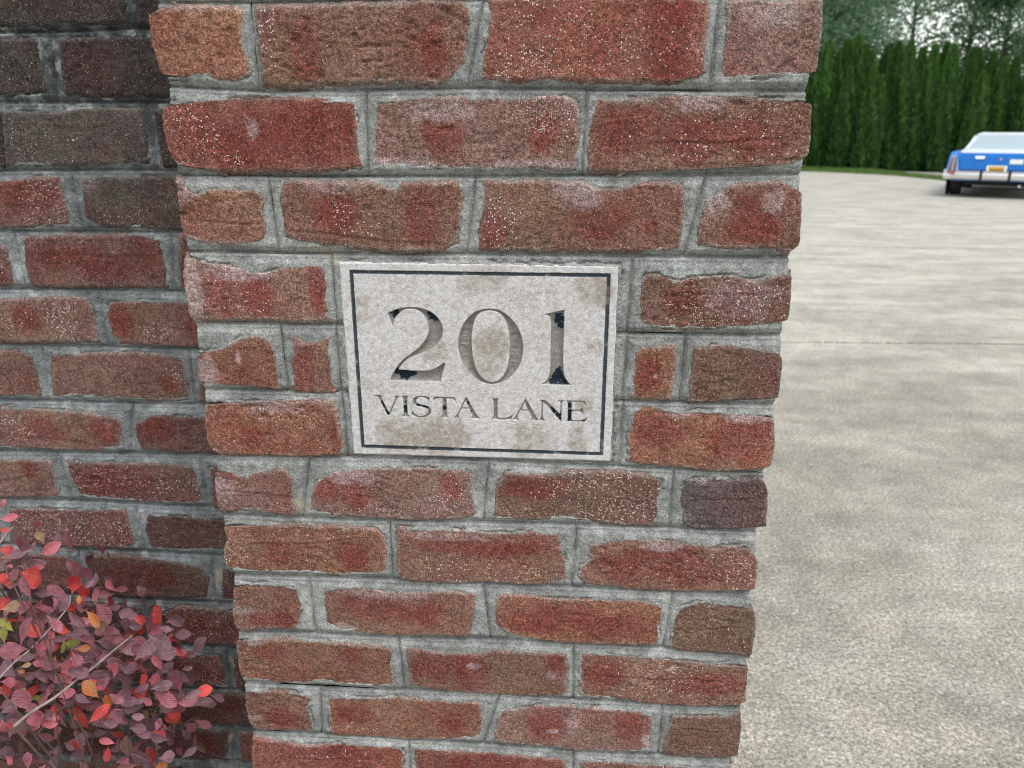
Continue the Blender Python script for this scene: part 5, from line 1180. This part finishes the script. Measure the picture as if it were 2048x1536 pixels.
def car():
    th = math.radians(30.0)
    root = link("parked_car", None, None, (9.68, 17.26, 0.0), (0, 0, -th))
    tag(root, "blue and white vintage sedan seen from behind with gold licence plate, parked before the hedge", "car")
    def sec(y, w, zb, zs, zd, cr):
        h = [(w * .86, zb), (w * .975, zb + .07), (w, zb + (zs - zb) * .55), (w * .985, zs), (w * .95, zd - .015), (w * .86, zd), (w * .45, zd + cr)]
        pts = h + [(-x, z) for x, z in reversed(h)]
        return [(x, y, z) for x, z in pts]
    loft("body", [sec(.10, .955, .46, .80, .90, .005), sec(.13, .972, .40, .83, .945, .008), sec(.22, .985, .36, .84, .965, .012), sec(.6, .995, .33, .85, .985, .015), sec(1.3, 1.0, .31, .85, 1.0, .02),
                  sec(2.6, 1.0, .30, .84, 1.0, .03), sec(3.7, 1.0, .30, .83, .99, .03), sec(4.8, .985, .31, .80, .95, .025), sec(5.5, .965, .36, .77, .90, .015)], M_BLUE, root)
    # deck lid: sky highlight on the blue body put into white paint
    loft("boot_lid", [[(-.74, .150, .958), (.74, .150, .958), (.74, .150, .968), (-.74, .150, .968)], [(-.76, .24, .972), (.76, .24, .972), (.76, .24, .992), (-.76, .24, .992)],
                      [(-.78, 1.28, .99), (.78, 1.28, .99), (.78, 1.28, 1.035), (-.78, 1.28, 1.035)]], M_WHITE, root)
    # fender caps around the lamps, reflected sky painted in as pale blue
    for s in (-1, 1):
        q = [(s * .70, .085, .50), (s * .955, .110, .50), (s * .915, .120, .905), (s * .80, .085, .925), ]
        if s < 0: q = q[::-1]
        fc = slab_quad("fender_cap", q, .02, M_PALEBLUE, root)
        q = [(s * .775, .06, .55), (s * .925, .075, .55), (s * .885, .085, .865), (s * .795, .065, .875)]
        if s < 0: q = q[::-1]
        lm = slab_quad("tail_light", q, .03, M_LAMP, root)
        q2 = [(s * .835, .028, .57), (s * .855, .030, .57), (s * .845, .034, .86), (s * .828, .032, .86)]
        if s < 0: q2 = q2[::-1]
        slab_quad("lamp_trim", q2, .008, M_CHROME, lm)
    # rear panel and its furniture
    slab_quad("rear_panel", [(-.70, .092, .60), (.70, .092, .60), (.70, .118, .925), (-.70, .118, .925)], .012, M_BLUE, root)
    slab_quad("trim_strip", [(-.72, .088, .545), (.72, .088, .545), (.72, .092, .600), (-.72, .092, .600)], .014, M_WHITE, root)
    for x in (-.745, .745):
        slab_quad("shut_line", [(x - .004, .16, .972), (x + .004, .16, .972), (x + .004, 1.2, 1.005), (x - .004, 1.2, 1.005)], .02, M_DARK, root, 0)
    slab_quad("shut_line", [(-.70, .076, .606), (.70, .076, .606), (.70, .0765, .611), (-.70, .0765, .611)], .006, M_DARK, root, 0)
    em = slab_quad("badge", [(-.43, .088, .835), (-.27, .088, .835), (-.25, .093, .895), (-.45, .093, .895)], .012, M_CHROME, root)
    cyl("boot_lock", (.05, .086, .835), (0, 1, 0), .030, .03, M_CHROME, root, 16)
    slab_quad("sticker", [(.22, .085, .735), (.47, .085, .735), (.47, .092, .835), (.22, .092, .835)], .006, M_STICK, root)
    fr = slab_quad("plate_frame", [(-.19, .072, .520), (.19, .072, .520), (.19, .082, .700), (-.19, .082, .700)], .010, M_CHROME, root)
    pl = slab_quad("licence_plate", [(-.15, .058, .530), (.15, .058, .530), (.15, .066, .680), (-.15, .066, .680)], .006, M_PLATE, root)
    for k in range(6):
        x = -.105 + k * .042
        slab_quad("plate_character", [(x - .012, .0508, .578), (x + .012, .0508, .578), (x + .012, .0534, .630), (x - .012, .0534, .630)], .002, M_INK, pl, 0)
    # bumpers with rubber guards
    def bump(y0, sg, nm):
        secs = []
        for x in np.linspace(-1, 1, 17):
            d = .16 * abs(x) ** 6 * sg
            X = x * 1.015
            secs.append([(X, y0 + d, .385), (X, y0 + d - sg * .045, .425), (X, y0 + d - sg * .055, .50), (X, y0 + d - sg * .03, .535), (X, y0 + d - sg * .045, .575), (X, y0 + d + sg * .02, .60), (X, y0 + d + sg * .06, .60), (X, y0 + d + sg * .06, .385)])
        b = loft(nm, secs, M_CHROME, root)
        for s in (-1, 1):
            bbox("bumper_guard", (s * .27 - .028, y0 - sg * .085 if sg > 0 else y0 + .03, .375), (s * .27 + .028, y0 + .02 if sg > 0 else y0 + .085, .61), M_RUBBER, b, .01)
        return b
    rb = bump(0.03, 1, "rear_bumper")
    for s in (-1, 1):
        bbox("side_reflector", (s * .86 - .07, -0.008, .512) if s > 0 else (-.93, -0.008, .512), (s * .86 + .07, .03, .54) if s > 0 else (-.79, .03, .54), M_RED, rb, .003)
    bump(5.6, -1, "front_bumper")
    # greenhouse: roof shell on pillars, glass, seats inside
    B = [(-.80, 1.22, 1.0), (.80, 1.22, 1.0), (.84, 2.2, 1.0), (.83, 3.75, 1.0), (-.83, 3.75, 1.0), (-.84, 2.2, 1.0)]
    Tm = [(-.62, 1.86, 1.345), (.62, 1.86, 1.345), (.655, 2.3, 1.36), (.62, 3.12, 1.35), (-.62, 3.12, 1.35), (-.655, 2.3, 1.36)]
    Tt = [(-.50, 2.02, 1.395), (.50, 2.02, 1.395), (.53, 2.35, 1.405), (.50, 3.0, 1.40), (-.50, 3.0, 1.40), (-.53, 2.35, 1.405)]
    Tl = [(x, y, z - .03) for x, y, z in Tm]
    rf = loft("roof", [Tl, Tm, Tt], M_WHITE, root, bev=0.012)
    for s in (-1, 1):
        for (x0, y0, x1, y1, wy, wx) in ((.80, 1.24, .615, 1.90, .40, .10), (.83, 3.70, .62, 3.10, .09, .05), (.84, 2.25, .655, 2.33, .10, .03)):
            lo = [(s * (x0 - wx), y0 - .02, .99), (s * x0, y0, .99), (s * x0, y0 + wy * 1.3, .99), (s * (x0 - wx), y0 + wy * 1.3, .99)]
            hi = [(s * (x1 - wx), y1 - .02, 1.34), (s * x1, y1, 1.34), (s * x1, y1 + wy, 1.34), (s * (x1 - wx), y1 + wy, 1.34)]
            loft("pillar", [lo, hi], M_WHITE, root, bev=.008)
    slab_quad("rear_window", [(-.72, 1.27, 1.01), (.72, 1.27, 1.01), (.56, 1.86, 1.33), (-.56, 1.86, 1.33)], .010, M_GLASS, root, 0)
    slab_quad("window_trim", [(-.76, 1.235, .995), (.76, 1.235, .995), (.755, 1.275, 1.018), (-.755, 1.275, 1.018)], .012, M_CHROME, root, 0)
    slab_quad("windscreen", [(.74, 3.72, 1.01), (-.74, 3.72, 1.01), (-.57, 3.12, 1.34), (.57, 3.12, 1.34)], .010, M_GLASS, root, 0)
    bbox("parcel_shelf", (-.70, 1.34, .99), (.70, 1.85, 1.035), M_SEAT, root, .01)
    for x in (-.40, .40):
        bbox("seat_back", (x - .30, 1.86, .95), (x + .30, 2.0, 1.12), M_SEAT, root, .03)
        bbox("seat_back", (x - .27, 2.75, .95), (x + .27, 2.88, 1.16), M_SEAT, root, .03)
        bbox("headrest", (x - .13, 2.77, 1.15), (x + .13, 2.86, 1.27), M_SEAT, root, .025)
    for s in (-1, 1):
        q = [(s * .827, 2.25, 1.03), (s * .822, 3.45, 1.03), (s * .668, 3.05, 1.32), (s * .680, 2.32, 1.33)]
        if s < 0: q = q[::-1]
        slab_quad("side_window", q[::-1] if s > 0 else q[::-1], .02, M_GLASS, root, 0)
        for y in (1.30, 4.45):
            ty = cyl("wheel", (s * .82, y, .335), (1, 0, 0), .335, .22, M_RUBBER, root)
            cyl("rim", (s * .935, y, .335), (1, 0, 0), .20, .03, M_CHROME, ty)
            cyl("wheel_arch", (s * .985, y, .36), (1, 0, 0), .40, .05, M_DARK, root)
    bbox("underbody", (-.62, .35, .26), (.62, 5.2, .34), M_DARK, root, .01)
    bbox("fuel_tank", (-.50, .32, .29), (.45, 1.0, .40), M_DARK, root, .02)
    bbox("axle", (-.74, 1.26, .27), (.74, 1.36, .36), M_DARK, root, .02)
    cyl("exhaust_pipe", (.48, .42, .27), (0, 1, 0), .03, .5, M_CHROME, root, 12)
car()
